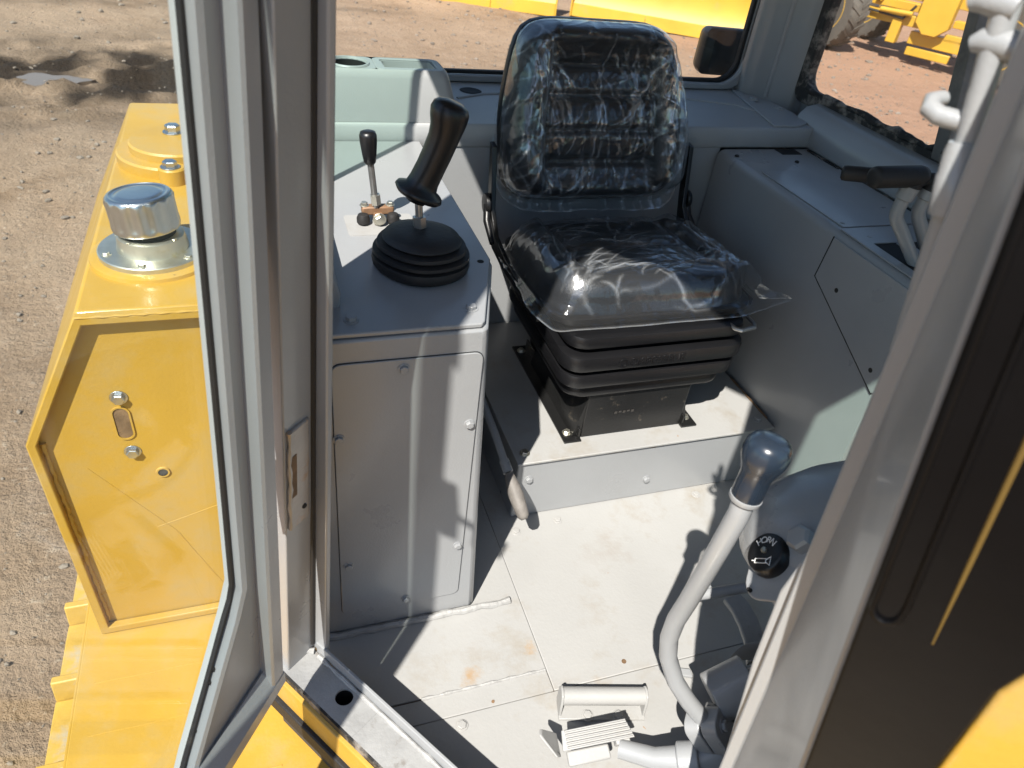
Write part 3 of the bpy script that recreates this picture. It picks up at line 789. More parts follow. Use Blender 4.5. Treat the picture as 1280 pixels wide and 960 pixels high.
# bare metal where paint has chipped along the joint
rs = np.random.RandomState(9)
for x0, x1 in ((.565, .66), (.70, .80), (.815, .90), (1.02, 1.05)):
    ch = MB(); n = 12; top = []; bot = []
    for i in range(n + 1):
        x = x0 + (x1 - x0) * i / n
        a = .0035 * math.sin(math.pi * i / n) * (1 + rs.rand())
        top.append(V(x, 1.0895, .1762)); bot.append(V(x, 1.0890, .1755 - a - .0005))
    vs = top + bot
    ch.add(vs, [(i, i + 1, n + 2 + i, n + 1 + i) for i in range(n)]); ch.build('bare_chip', M['rust'], ped)
ch = MB(); ch.tube([(1.1965, 1.30 - i * .03, .184) for i in range(7)], [.002 + .0015 * (i % 2) for i in range(7)], 6); ch.build('bare_chip', M['rust'], ped)
fl_ = MB(); fl_.box2((1.199, .90, .0), (1.2045, 1.08, .012)); fl_.build('floor_gap', M['rust'], cab)

# ================================================================== SEAT
SX = .815
seat = thing('driver_chair', 'black vinyl suspension seat wrapped in clear wrinkled plastic', 'driver seat', (SX, 1.35, .183))
# slide rails and base box
def rail(x, s):
    r_ = MB()
    r_.box2((x - .022, 1.128, .1835), (x + .022, 1.530, .1885))
    r_.box2((x + s * .014, 1.135, .1885), (x + s * .019, 1.52, .215))
    o = r_.build('slide_rail', M['black_steel'], seat, bevel=.001)
    for y in (1.160, 1.505):
        bolt(o, (x - s * .004, y, .1885), (0, 0, 1), .0085, M['zinc'], h=.7)
rail(.652, 1); rail(.968, -1)
bx = MB(); bx.box2((.676, 1.140, .1885), (.944, 1.52, .345)); bx.build('base_box', M['black_steel'], seat, bevel=.002)
for pts in ([V(.655, 1.145, .19), V(.676, 1.143, .30), V(.676, 1.143, .19)], [V(.966, 1.145, .19), V(.944, 1.143, .26), V(.944, 1.143, .19)]):
    MB().extr(pts, (0, .30, 0)).build('base_gusset', M['black_steel'], seat)
pr_ = MB()
for i in range(5):
    pr_.box((.755 + i * .011, 1.1392, .252 + .0015 * (i % 2)), (.007, .001, .006 - .002 * (i % 2)))
pr_.build('worn_stencil', M['under'], seat)

def sring(w0, w1, y0, y1, r, z, k=5): return [V(x, y, z) for x, y in rrect(SX - w0, SX + w1, y0, y1, r, k)]
def bellow(z, h, w, yf, name='bellows_ring', m='black_plastic', tilt=0.):
    mb = MB()
    pr = [(-.030, -.012), (-.012, -.006), (-.002, .10), (0, .28), (0, .72), (-.002, .90), (-.012, 1.0), (-.035, 1.04)]
    rings = []
    for o, t in pr:
        q = rrect(SX - w - o, SX + w + o, yf - o, 1.545 + o, .045 + max(0, o), 6)
        rings.append([V(x, y, z + h * t + tilt * (y - yf)) for x, y in q])
    mb.loft(rings)
    return mb.build(name, M[m], seat, ang=50)
bellow(.318, .030, .205, 1.128)
r2 = bellow(.355, .038, .222, 1.112)
r3 = bellow(.402, .042, .228, 1.108)
r4 = bellow(.456, .034, .222, 1.118)
# moulded maker's lettering on the middle ring (raised, black on black)
def letters(txt, org, ex_, ey_, en_, size, m, parent, name, depth=.0012):
    cu = bpy.data.curves.new('t', 'FONT'); cu.body = txt; cu.size = size; cu.extrude = depth; cu.align_x = 'CENTER'; cu.align_y = 'CENTER'
    o = bpy.data.objects.new('t', cu); COL.objects.link(o)
    dg = bpy.context.evaluated_depsgraph_get(); dg.update()
    me = bpy.data.meshes.new_from_object(o.evaluated_get(dg))
    bpy.data.objects.remove(o); bpy.data.curves.remove(cu)
    mx = Matrix((Vector(ex_).normalized(), Vector(ey_).normalized(), Vector(en_).normalized())).transposed().to_4x4()
    mx.translation = Vector(org) - wpos(parent)
    me.transform(mx); me.materials.clear(); me.materials.append(m)
    q = bpy.data.objects.new(name, me); COL.objects.link(q); q.parent = parent
    return q
letters("DARPSEENE", (.808, 1.1075, .4235), EX, EZ, -EY, .026, M['black_plastic'], r3, 'moulded_lettering')
# seat pan, adjuster handle
pan = MB(); rings = []
for o, z in ((-.03, .493), (-.004, .497), (.0, .503), (.0, .515), (-.008, .520)):
    q = rrect(SX - .252 - o, SX + .252 + o, 1.150 - o, 1.555 + o, .06, 7); rings.append([V(x, y, z + .0) for x, y in q])
pan.loft(rings); pan.build('seat_pan', M['black_plastic'], seat, ang=50)
h_ = MB(); h_.tube([(.985, 1.14, .485), (.990, 1.112, .485), (1.000, 1.102, .486), (1.035, 1.106, .488), (1.042, 1.118, .489), (1.042, 1.15, .490)], .005, 8); h_.build('adjuster_handle', M['steel'], seat)
# side recliner brackets (bent plate arms)
for s in (-1, 1):
    x = SX + s * .268
    a_ = MB()
    prof = [(1.20, .486), (1.20, .504), (1.44, .512), (1.52, .528), (1.565, .575), (1.60, .72), (1.625, .725), (1.600, .60), (1.575, .52), (1.535, .490), (1.45, .480)]
    a_.extr([V(x - .006, y, z) for y, z in prof], (.012, 0, 0))
    o = a_.build('recliner_arm', M['black_steel'], seat, bevel=.002)
    MB().lathe([(.024, 0), (.026, .004), (.024, .012), (.010, .014)], (x + s * .006, 1.585, .585), (s, 0, 0), 20).build('pivot_cap', M['black_plastic'], o)
    lb = MB(); lb.tube([(x + s * .012, 1.58, .585), (x + s * .016, 1.56, .55), (x + s * .018, 1.50, .52)], [.010, .009, .006], 10); lb.build('recliner_lever', M['black_plastic'], o)

# cushion and backrest: superellipse pillows ------------------------------
def sq(phi, n=4.6):
    c = np.cos(phi); s = np.sin(phi)
    k = (np.abs(c) ** n + np.abs(s) ** n) ** (-1 / n)
    return c * k, s * k
def smst(a, b, x):
    t = np.clip((x - a) / (b - a), 0, 1); return t * t * (3 - 2 * t)
def cush_top(xn, yn):
    """height of the cushion over its pan, xn, yn in -1..1 (yn -1 is the front)"""
    side = .018 * smst(.58, .72, np.abs(xn)) * smst(-1.1, -.3, yn)
    front = .016 * smst(-.48, -.62, yn)
    gr = -.007 * np.exp(-((np.abs(xn) - .62) / .035) ** 2) * (yn > -.6) - .007 * np.exp(-((yn + .52) / .05) ** 2) * (np.abs(xn) < .66)
    gr = gr - .005 * np.exp(-((yn - .05) / .04) ** 2) * (np.abs(xn) < .6)
    return side + front + gr
CW, CD = .250, .195; CY = 1.352
def cush(rho, phi, grow=0.0):
    sx, sy = sq(phi)
    xn = sx * np.minimum(rho, 1); yn = sy * np.minimum(rho, 1)
    roll = np.clip((rho - .78) / .22, 0, 1)
    top = .574 - .020 * (yn + 1) * .5 + cush_top(xn, yn) * (1 - roll ** 2) + .006 * (1 - xn ** 2)
    z = top - .040 * (1 - np.sqrt(np.clip(1 - roll ** 2, 0, 1)))
    z = np.where(rho > 1, top - .040 - (rho - 1) * .36, z)
    ex = np.where(rho > 1, .004 * np.sin(np.clip((rho - 1) / .10, 0, 1) * math.pi), 0)
    x = SX + xn * (CW + grow) + ex * sx; y = CY + yn * (CD + grow) + ex * sy
    return x, y, z + grow * .6
def polar(fn, nr, nphi, rmax, r0=.02):
    rho = np.concatenate([np.linspace(r0, .78, nr), np.linspace(.80, 1., nr // 2 + 2), np.linspace(1.01, rmax, max(2, nr // 3))])
    phi = np.linspace(0, 2 * math.pi, nphi, endpoint=False)
    PH, RH = np.meshgrid(phi, rho, indexing='ij')
    return PH, RH
PH, RH = polar(None, 22, 96, 1.10)
cx_, cy_, cz_ = cush(RH, PH)
cushion = grid_obj('cushion', np.stack([cx_, cy_, cz_], -1), M['vinyl'], seat, True)
PH, RH = polar(None, 70, 360, 1.24, .004)
fx, fy, fz = cush(np.minimum(RH, 1.05), PH, .006)
sx, sy = sq(PH)
def folds(X, Y, segs):
    """sum of narrow creases along segments (x0, y0, x1, y1, width, height)"""
    h = np.zeros_like(X)
    for x0, y0, x1, y1, w_, a_ in segs:
        dx, dy = x1 - x0, y1 - y0; l2 = dx * dx + dy * dy
        t = np.clip(((X - x0) * dx + (Y - y0) * dy) / l2, 0, 1)
        bow = .10 * math.sqrt(l2) * np.sin(t * math.pi) * (1 if a_ > .003 else -1)
        d = np.abs((X - x0) * dy - (Y - y0) * dx) / math.sqrt(l2)
        dd_ = np.hypot(X - (x0 + t * dx) + bow * dy / math.sqrt(l2), Y - (y0 + t * dy) - bow * dx / math.sqrt(l2))
        h = h + a_ * np.exp(-(dd_ / w_) ** 1.6) * (.25 + .75 * np.sin(np.clip(t, .02, .98) * math.pi))
    return h
frs = np.random.RandomState(21)
segs = []
for k in range(95):
    if k < 40:      # fans out from the two front corners
        c = (-.215, -.17) if k % 2 else (.215, -.17)
        a = frs.uniform(.1, 1.5); a = a if c[0] < 0 else math.pi - a
        r0 = frs.uniform(.02, .10); r1 = r0 + frs.uniform(.05, .20)
        x0, y0, x1, y1 = c[0] + r0 * math.cos(a), c[1] + r0 * math.sin(a), c[0] + r1 * math.cos(a), c[1] + r1 * math.sin(a)
    else:
        x0, y0 = frs.uniform(-.23, .23), frs.uniform(-.19, .18); a = frs.normal(.25, .5); l = frs.uniform(.04, .20)
        x1, y1 = x0 + l * math.cos(a), y0 + l * math.sin(a)
    segs.append((x0, y0, x1, y1, frs.uniform(.003, .008), frs.uniform(.0015, .005)))
wr = ridge(fx * 9 + fy * 4, fy * 10 - fx * 3, 2)
amp = .45 + .55 * smst(.5, 1., RH)
fz = fz + (wr * .006 + folds(fx - SX, fy - CY, segs)) * amp + .003
# loose skirt: spreads out and hangs over the pan, pulled into a point at the far front corner
sk = np.clip((RH - 1.0) / .24, 0, 1)
front = smst(-.2, -.8, sy)
flare = sk * (.014 + .012 * wr + .012 * front)
fx = fx + flare * sx; fy = fy + flare * sy
fz = np.where(RH > 1.05, fz - (RH - 1.05) * (.06 + .04 * front), fz)
ang = np.arctan2(sy + .80, sx - .98)
spike = np.exp(-(((PH - R(318.)) / .09) ** 2)) * smst(.8, 1.2, RH)
fx = fx + spike * .075; fy = fy - spike * .010; fz = fz + spike * .020
lsp = np.exp(-(((PH - R(226.)) / .10) ** 2)) * smst(.9, 1.2, RH)
fx = fx - lsp * .012; fy = fy - lsp * .016
def fine(n, x0, x1, y0, y1, slope, seed):
    r_ = np.random.RandomState(seed); out = []
    for k in range(n):
        x, y = r_.uniform(x0, x1), r_.uniform(y0, y1); a = r_.normal(slope(x), .55); l = r_.uniform(.03, .06) if k % 3 else r_.uniform(.08, .22)
        out.append((x, y, x + l * math.cos(a), y + l * math.sin(a), r_.uniform(.0014, .0028), r_.uniform(.15, 1.)))
    return out
def set_crease(o, arr):
    at_ = o.data.attributes.new('crease', 'FLOAT', 'POINT'); at_.data.foreach_set('value', np.clip(arr, 0, 1).reshape(-1).astype(np.float32))
cf = grid_obj('plastic_cover', np.stack([fx, fy, fz], -1), M['film'], cushion, True)
hemc = np.exp(-((RH - 1.235) / .012) ** 2) * .8
set_crease(cf, folds(fx - SX, fy - CY, fine(150, -.24, .24, -.22, .18, lambda x: .35 if x < 0 else 2.6, 31) + [(q[0], q[1], q[2], q[3], .0022, .7) for q in segs[:60]]) + hemc)

# backrest ----------------------------------------------------------------
BO = V(SX - .002, 1.575, .602); BT = V(SX - .012, 1.688, .984)
bu = (BT - BO); BL = bu.length; bu = bu.normalized(); bx_ = EX; bn = bu.cross(bx_).normalized()
if bn.y > 0: bn = -bn
def backp(rho, phi, grow=0.):
    sx, sy = sq(phi, 6.0)
    rr = np.minimum(rho, 1)
    xn = sx * rr; yn = sy * rr                      # yn -1 bottom .. 1 top
    hw = .235 - .036 * smst(-.2, 1.0, yn) + grow
    roll = np.clip((rho - .80) / .20, 0, 1)
    side = .030 * smst(.55, .74, np.abs(xn)) * smst(1.0, .55, yn)
    pleat = sum(-.016 * np.exp(-((yn - c) / .045) ** 2) for c in (-.55, -.18, .18, .52)) * (np.abs(xn) < .6)
    groove = -.010 * np.exp(-((np.abs(xn) - .60) / .03) ** 2) * (yn < .75)
    bulge = .012 * np.cos(yn * 6.0 + .6) * (np.abs(xn) < .58)
    topr = .020 * smst(.62, .8, yn)
    d = .030 + (side + pleat + groove + bulge + topr) * (1 - roll ** 2)
    d = d - .055 * (1 - np.sqrt(np.clip(1 - roll ** 2, 0, 1)))
    d = np.where(rho > 1, -.025 - (rho - 1) * .4, d) + grow
    a = xn * hw; b = (yn * .5 + .5) * BL + np.where(yn > 0, grow, -grow)
    P = [BO[i] + bx_[i] * a + bu[i] * b + bn[i] * d for i in range(3)]
    return P, xn, yn
PH, RH = polar(None, 26, 120, 1.08)
P, _, _ = backp(RH, PH)
backrest = grid_obj('backrest', np.stack(P, -1), M['vinyl'], seat, True)
# hard shell behind
sh_ = MB(); rings = []
phs = np.linspace(0, 2 * math.pi, 64, endpoint=False)
for o, d in ((.006, -.020), (.010, -.030), (.006, -.048), (-.02, -.058), (-.10, -.064)):
    ring = []
    for p_ in phs:
        a, b = sq(p_, 6.0)
        hw = (.235 - .036 * float(smst(-.2, 1.0, b)) + o)
        ring.append(BO + bx_ * (a * hw) + bu * ((b * .5 + .5) * BL + b * o) + bn * d)
    rings.append(ring)
sh_.loft(rings, cap0=True, cap1=True); sh_.build('back_shell', M['black_plastic'], seat, ang=50)
PH, RH = polar(None, 90, 420, 1.14, .004)
P, xn, yn = backp(np.minimum(RH, 1.06), PH, .004)
sx, sy = sq(PH, 6.0)
w1 = ridge(xn * 1.8 + yn * .8 + 3, yn * 2.4 - xn * 1.4, 2)
w2 = ridge(xn * 3. - yn * 1.6 + 11, yn * 2.0 + xn * .8 + 5, 2)
segs = []
for k in range(92):
    if k < 30:      # drawn towards the shoulders
        c = (-.19, .36) if k % 2 else (.19, .36)
        a = frs.uniform(-1.5, -.5); a = a if c[0] < 0 else -math.pi - a
        r0 = frs.uniform(.01, .08); r1 = r0 + frs.uniform(.06, .22)
        x0, y0, x1, y1 = c[0] + r0 * math.cos(a), c[1] + r0 * math.sin(a), c[0] + r1 * math.cos(a), c[1] + r1 * math.sin(a)
    elif k < 75:    # long, steep folds
        x0, y0 = frs.uniform(-.21, .21), frs.uniform(.02, .36); a = frs.normal(-1.25 if x0 > 0 else -1.8, .35); l = frs.uniform(.06, .26)
        x1, y1 = x0 + l * math.cos(a), y0 + l * math.sin(a)
    else:
        x0, y0 = frs.uniform(-.21, .21), frs.uniform(.0, .38); a = frs.uniform(-.9, .5); l = frs.uniform(.03, .13)
        x1, y1 = x0 + l * math.cos(a), y0 + l * math.sin(a)
    segs.append((x0, y0, x1, y1, frs.uniform(.0035, .010), frs.uniform(.0012, .0040)))
d = w1 * .008 + w2 * .004 + folds(xn * .22, (yn * .5 + .5) * BL, segs)
low = smst(-.82, -1.0, sy)                           # loose hem below, spreading at the corners
hem = np.clip((RH - 1.0) / .14, 0, 1)
side = smst(.6, 1., np.abs(sx)) * smst(.2, -.9, sy)
P = [P[i] + bn[i] * d + bx_[i] * (hem * sx * (.006 + .020 * side + .018 * low * np.abs(sx) ** 3) + smst(.5, 1., RH) * .020 * smst(.3, 1., sx) * smst(.6, -.6, sy)) + bu[i] * (-hem * low * .030 * (1 + .4 * w1) + hem * smst(.6, 1, sy) * .004) + bn[i] * hem * low * (.018 + .012 * w2) for i in range(3)]
bf_ = grid_obj('plastic_cover', np.stack(P, -1), M['film'], backrest, True)
hemc = np.exp(-((RH - 1.135) / .010) ** 2) * .7
set_crease(bf_, folds(xn * .22, (yn * .5 + .5) * BL, fine(170, -.22, .22, .0, .40, lambda x: -1.3 if x > 0 else -1.9, 33) + [(q[0], q[1], q[2], q[3], .0022, .6) for q in segs[:75]]) + hemc)
eb = MB(); eb.lathe([(.0085, 0), (.0085, .0016), (.0115, .0016), (.0115, 0)], (.722, 1.1077, .4235), (0, -1, 0), 20, cap0=False, cap1=False); eb.build('moulded_emblem', M['black_plastic'], r3)

# ================================================================== LEVER CONSOLE (far side)
lc = thing('lever_console', 'long grey side console with cover plates under the far window', 'console', (1.35, 1.2, 0))
def lring(y): return [V(1.206, y, .0), V(1.206, y, .676), V(1.2085, y, .686), V(1.216, y, .6925), V(1.226, y, .695), V(1.50, y, .695), V(1.50, y, .0)]
MB().loft([lring(y) for y in (.880, 1.2, 1.656)]).build('console_body', M['paint'], lc, bevel=.002)
# raised corner cover wrapping the edge (its joint shows as a dark line)
fc = [(1.151, .682), (1.160, .580), (.888, .446), (.880, .452), (.880, .682)]
MB().extr([V(1.206, y, z) for y, z in fc], (-.004, 0, 0)).build('side_cover', M['paint'], lc, bevel=.0015)
w = MB(); w.tube([V(1.2045, y, z) for y, z in ((1.1535, .682), (1.1625, .579), (.888, .4435))], .0016, 6); w.build('cover_joint', M['dark'], lc)
for y, z in ((1.085, .585), (.914, .489)):
    MB().lathe([(.0055, 0), (.0055, .0045)], (1.206, y, z), (-1, 0, 0), 14).build('screw_hole', M['dark'], lc)
tcov = MB(); tcov.prism([(1.232, 1.166), (1.496, 1.172), (1.496, 1.498), (1.232, 1.490)], .6952, .6982); tcov.build('top_cover', M['paint'], lc, bevel=.001)
tc2 = MB()
frame_mb((0, 0, .6952), EX, EY, EZ, (1.218, 1.496, .885, 1.160, .004), (1.246, 1.470, .925, 1.085, .006), 0, .0035, mb=tc2); slotp = tc2.build('lever_plate', M['paint'], lc, bevel=.001)
MB().box2((1.244, .923, .6945), (1.472, 1.087, .6958)).build('lever_slot', M['dark'], lc)
for x in (1.325, 1.392):
    MB().box2((x - .016, .927, .6959), (x + .016, 1.083, .6975)).build('slot_bridge', M['paint'], lc)
w = MB(); w.box2((1.486, .89, .6955), (1.4945, 1.64, .6985)); w.build('edge_gap', M['gasket'], lc)
MB().box2((1.385, 1.612, .6950), (1.450, 1.665 - .012, .6962)).build('wiring_opening', M['dark'], lc)
for x, y in ((1.228, 1.60), (1.39, 1.555), (1.245, 1.185), (1.262, 1.115)):
    MB().lathe([(.006, .6955), (.005, .6992)], (x, y, 0), n=12).build('screw_hole', M['dark'] if y > 1.3 else M['paint_rough'], lc)

def hand_lever(base, mid, elb, top, gdir, label, gl_=.125, gr=.0210):
    o = thing('hand_lever', label, 'lever', base, 'bent hand levers on the far console')
    base, mid, elb, top = map(Vector, (base, mid, elb, top))
    def arc(a, b, c, n=5, t=.35):
        p = b.lerp(a, t); q = b.lerp(c, t)
        return [p.lerp(b, i / n).lerp(b.lerp(q, i / n), i / n) for i in range(n + 1)]
    path = [base + V(0, 0, -.03), base] + arc(base, mid, elb) + arc(mid, elb, top) + [top]
    MB().tube(path, .0135, 16).build('lever_tube', M['paint'], o)
    sl_ = elb.lerp(top, .45)
    MB().tube([sl_, sl_.lerp(top, .06), top.lerp(sl_, .06), top], [.0150, .0180, .0180, .0155], 18).build('lever_sleeve', M['paint'], o)
    g = Vector(gdir).normalized()
    g0 = top + (top - elb).normalized() * .008 - g * .016; g1 = g0 + g * gl_
    MB().tube([g0 - g * .004, g0, g0 + g * .01, g0.lerp(g1, .5), g1 - g * .01, g1 - g * .003, g1], [.008, gr * .9, gr, gr, gr, gr * .92, gr * .6], 20).build('grip', M['rubber'], o, ang=60)
    MB().tube([top - (top - elb).normalized() * .012, top + (top - elb).normalized() * .010], [.0195, .018], 16).build('grip_socket', M['rubber'], o)
    return o
hand_lever((1.278, .990, .693), (1.232, 1.018, .758), (1.205, 1.030, .79), (1.215, 1.030, .862), (-.9, .06, -.03), 'front bent hand lever with thick black rubber grip', .118)
hand_lever((1.322, .990, .693), (1.276, 1.012, .762), (1.250, 1.022, .80), (1.262, 1.022, .855), (-.80, .72, -.17), 'second bent hand lever, its dark grip showing behind the first', .190, .0155)
bt = MB(); bt.lathe([(.030, 0), (.028, .02), (.020, .045), (.012, .05)], (1.425, .965, .6985), (.1, -.1, 1), 20); tag(bt.build('rubber_boot', M['rubber'], ang=60), 'small black rubber boot beside the hand levers on the far console', 'boot')

# ================================================================== INSTRUMENT CONSOLE AND HORN
ic = thing('instrument_console', 'rounded blue-grey painted instrument column half hidden by the front pillar', 'console', (.85, .42, 0))
def oval(x0, x1, y0, y1, r, z, k=8): return [V(x, y, z) for x, y in rrect(x0, x1, y0, y1, r, k)]
c_ = MB()
c_.loft([oval(.900, 1.00, .22, .56, .04, .012), oval(.870, 1.00, .22, .565, .05, .14), oval(.775, 1.00, .22, .572, .07, .30), oval(.655, 1.00, .22, .577, .08, .46), oval(.602, 1.00, .22, .578, .09, .53),
         oval(.598, 1.00, .22, .577, .09, .565), oval(.606, .99, .22, .572, .09, .605), oval(.636, .975, .22, .555, .09, .640), oval(.69, .94, .225, .515, .08, .664), oval(.745, .89, .25, .46, .06, .675)])
c_.build('console_cowl', M['paint'], ic, ang=60)
# flat switch plate at its corner
HN = V(-.66, .22, .48).normalized()
hc = V(.596, .463, .586)
hp = MB()
h_up = V(.25, .62, .50); h_up = (h_up - HN * h_up.dot(HN)).normalized(); h_rt = h_up.cross(HN).normalized()
swp = MB(); swp.loft([[hc + h_rt * x + h_up * y - HN * .012 for x, y in rrect(-.035, .055, -.060, .075, .03)], [hc + h_rt * x + h_up * y - HN * .008 for x, y in rrect(-.035, .055, -.060, .075, .03)]])
swo = swp.build('switch_plate', M['paint'], ic, bevel=.002)
horn = thing('horn_button', 'round black horn push button with white HORN lettering', 'button', hc)
MB().lathe([(.0300, -.008), (.0305, -.002), (.029, .003), (.0275, .0075), (.0265, .0085), (.020, .0095), (.004, .0098)], hc, HN, 36).build('button_cap', M['black_plastic'], horn, ang=50)
rv = MB(); rv.lathe([(.0045, .0095), (.004, .0125), (.002, .0135)], hc + h_up * .002, HN, 16); rv.build('rivet', M['zinc'], horn)
for i, (chx, a) in enumerate(zip("HORN", (38, 13, -13, -38))):
    a = R(a)
    dr = h_up * math.cos(a) - h_rt * math.sin(a); tg = h_rt * math.cos(a) + h_up * math.sin(a)
    letters(chx, hc + dr * .0168 + HN * .0098, tg, dr, HN, .0128, M['white_print'], horn, 'horn_lettering', .0004)
def stroke(pts, r_, nm):
    w_ = MB(); w_.tube([hc + h_rt * x + h_up * y + HN * .0099 for x, y in pts], r_, 6); return w_.build(nm, M['white_print'], horn)
stroke([(-.011, -.016), (.006, -.016), (.006, -.010), (-.011, -.010), (-.011, -.016)], .0008, 'horn_symbol')
stroke([(.006, -.0145), (.013, -.019), (.013, -.007), (.006, -.0115)], .0008, 'horn_symbol')
stroke([(-.011, -.013), (-.016, -.013)], .0008, 'horn_symbol')
MB().lathe([(.018, 0), (.018, .016), (.014, .020)], hc + h_rt * .045 + h_up * .022 - HN * .008, HN, 6).build('conduit_nut', M['paint'], ic, smooth=False)
MB().lathe([(.003, 0), (.003, .006)], hc - h_rt * .022 - h_up * .048 - HN * .009, HN, 10).build('screw_hole', M['dark'], ic)

# ================================================================== BALL-KNOB LEVER
kl = thing('ball_knob_lever', 'bent grey lever with large blue-grey ball knob in the doorway', 'lever', (.617, .429, 0))
KP = V(.532, .478, .763)
kdir = (KP - V(.520, .470, .66)).normalized()
prof = [(.0185, -.062), (.0192, -.060), (.0190, -.040), (.0195, -.026), (.0230, -.016), (.0268, -.006), (.0282, .004), (.0270, .014), (.0228, .0215), (.0150, .0255), (.005, .0268)]
MB().lathe(prof, KP, kdir, 36).build('ball_knob', M['knob'], kl, ang=70)
MB().lathe([(.0185, -.068), (.0200, -.066), (.0200, -.0605), (.018, -.0595)], KP, kdir, 30).build('collar', M['paint'], kl)
path = [KP + kdir * -.066, V(.521, .469, .675), V(.524, .482, .56), V(.528, .496, .46), V(.527, .502, .41), V(.528, .502, .365), V(.535, .496, .32), V(.552, .479, .272), V(.575, .461, .235), V(.604, .440, .198)]
MB().tube(path, [.0138] * 4 + [.0140] * 6, 18).build('lever_tube', M['paint'], kl)
cb = MB(); ca = V(.04, -.03, -.06).normalized(); cs = V(.6, .75, .1).normalized(); cs = (cs - ca * cs.dot(ca)).normalized(); cn = ca.cross(cs)
cc = V(.618, .430, .178)
for s in (-1, 1):
    cb.loft([[cc + ca * x + cs * y + cn * (s * .0015) for x, y in rrect(-.036, .040, -.026, .026, .018)], [cc + ca * x + cs * y + cn * (s * .028) for x, y in rrect(-.036, .040, -.026, .026, .018)]])
clamp = cb.build('clamp', M['paint'], kl, bevel=.002)
bolt(clamp, cc + cs * .026 - ca * .006, cs + V(-.3, -.3, .6), .0135, M['paint'], h=.8)
bolt(clamp, cc + cn * -.028 - ca * .012, -cn, .009, M['paint'], h=.6)
bolt(clamp, cc + cn * .028 - ca * .012, cn, .009, M['paint'], h=.6)

# ================================================================== PEDAL GEAR UNDER THE COLUMN
pg = thing('pedal_linkage', 'grey brake pedal linkage on the shaded floor under the instrument column', 'linkage', (.78, .56, 0))
MB().tube([V(.640, .470, .195), V(.705, .470, .228)], [.042, .042], 28).build('pivot_boss', M['paint'], pg, bevel=.003)
MB().tube([V(.70, .470, .226), V(.86, .480, .24)], .018, 16).build('cross_shaft', M['paint'], pg)
# curved flat arm sweeping down from the cross bar
am = MB(); rings = []
for x, y, z, wd in ((.812, .662, .158, .020), (.822, .640, .150, .022), (.826, .612, .140, .023), (.822, .582, .132, .023), (.808, .555, .128, .022), (.792, .535, .140, .021)):
    rings.append([V(x - wd, y, z - .006), V(x + wd, y + .004, z - .006), V(x + wd, y + .004, z + .006), V(x - wd, y, z + .006)])
am.loft(rings); am.build('pedal_arm', M['paint_rough'], pg, bevel=.003)
gd = MB(); rings = []
for a in range(0, 181, 20):
    q = R(a); rings.append([V(.760 + .028 * math.cos(q), .545, .150 + .050 * math.sin(q)), V(.830 + .028 * math.cos(q), .525, .165 + .050 * math.sin(q)), V(.830 + .024 * math.cos(q), .525, .165 + .044 * math.sin(q)), V(.760 + .024 * math.cos(q), .545, .150 + .044 * math.sin(q))])
gd.loft(rings); gd.build('linkage_guard', M['paint'], pg, bevel=.001)
MB().tube([V(.745, .688, .152), V(.90, .674, .160), V(1.0, .664, .165)], .011, 12).build('cross_bar', M['paint'], pg)
tb = MB()
tb.extr([V(.728, .700, .130), V(.756, .690, .170), V(.775, .686, .172), V(.780, .690, .156), V(.812, .684, .160), V(.812, .684, .128), V(.738, .694, .120)], (.004, .010, .0)); tb.build('foot_tab', M['paint'], pg, bevel=.002)
bolt(pg, V(.765, .566, .005), (-.8, .3, .6), .010, M['paint'], h=1.2)
MB().tube([V(.775, .56, -.002), V(.768, .563, .03)], .007, 8).build('stud', M['paint'], pg)
MB().tube([V(.66, .43, .0), V(.66, .44, .17)], .022, 14).build('support_post', M['paint'], pg)
wd_ = MB(); wd_.extr([V(.690, .62, -.0006), V(.735, .60, -.0006), V(.738, .618, -.0006), V(.700, .632, -.0006)], (0, 0, .008)); wd_.build('floor_tab', M['paint'], pg, bevel=.002)

# roller foot rest -----------------------------------------------------
rf = thing('roller_footrest', 'white painted foot roller between two end plates bolted to the floor', 'footrest', (.525, .585, 0))
e = V(.168, -.044, 0).normalized(); ep = V(.044, .168, 0).normalized()
rc_ = V(.525, .590, .0)
MB().extr([rc_ - e * .083 - ep * .024 + V(0, 0, .0002), rc_ + e * .083 - ep * .024 + V(0, 0, .0002), rc_ + e * .083 + ep * .016 + V(0, 0, .0002), rc_ - e * .083 + ep * .016 + V(0, 0, .0002)], (0, 0, .006)).build('base', M['paint_floor'], rf, bevel=.001)
for s in (-1, 1):
    q = [(-.022, .004), (.016, .004), (.018, .040), (.012, .054), (0, .058), (-.012, .054), (-.018, .040)]
    MB().extr([rc_ + e * (s * .083) + ep * (y + .004) + V(0, 0, z) for y, z in q], e * (s * -.005)).build('end_plate', M['paint_floor'], rf, bevel=.0015)
MB().tube([rc_ - e * .078 + ep * .004 + V(0, 0, .038), rc_ + e * .078 + ep * .004 + V(0, 0, .038)], .0165, 24).build('roller', M['paint_floor'], rf)
for s in (-.028, .032):
    bolt(rf, rc_ + e * s - ep * .017 + V(0, 0, .006), (0, 0, 1), .0085, M['paint_floor'], h=.6)

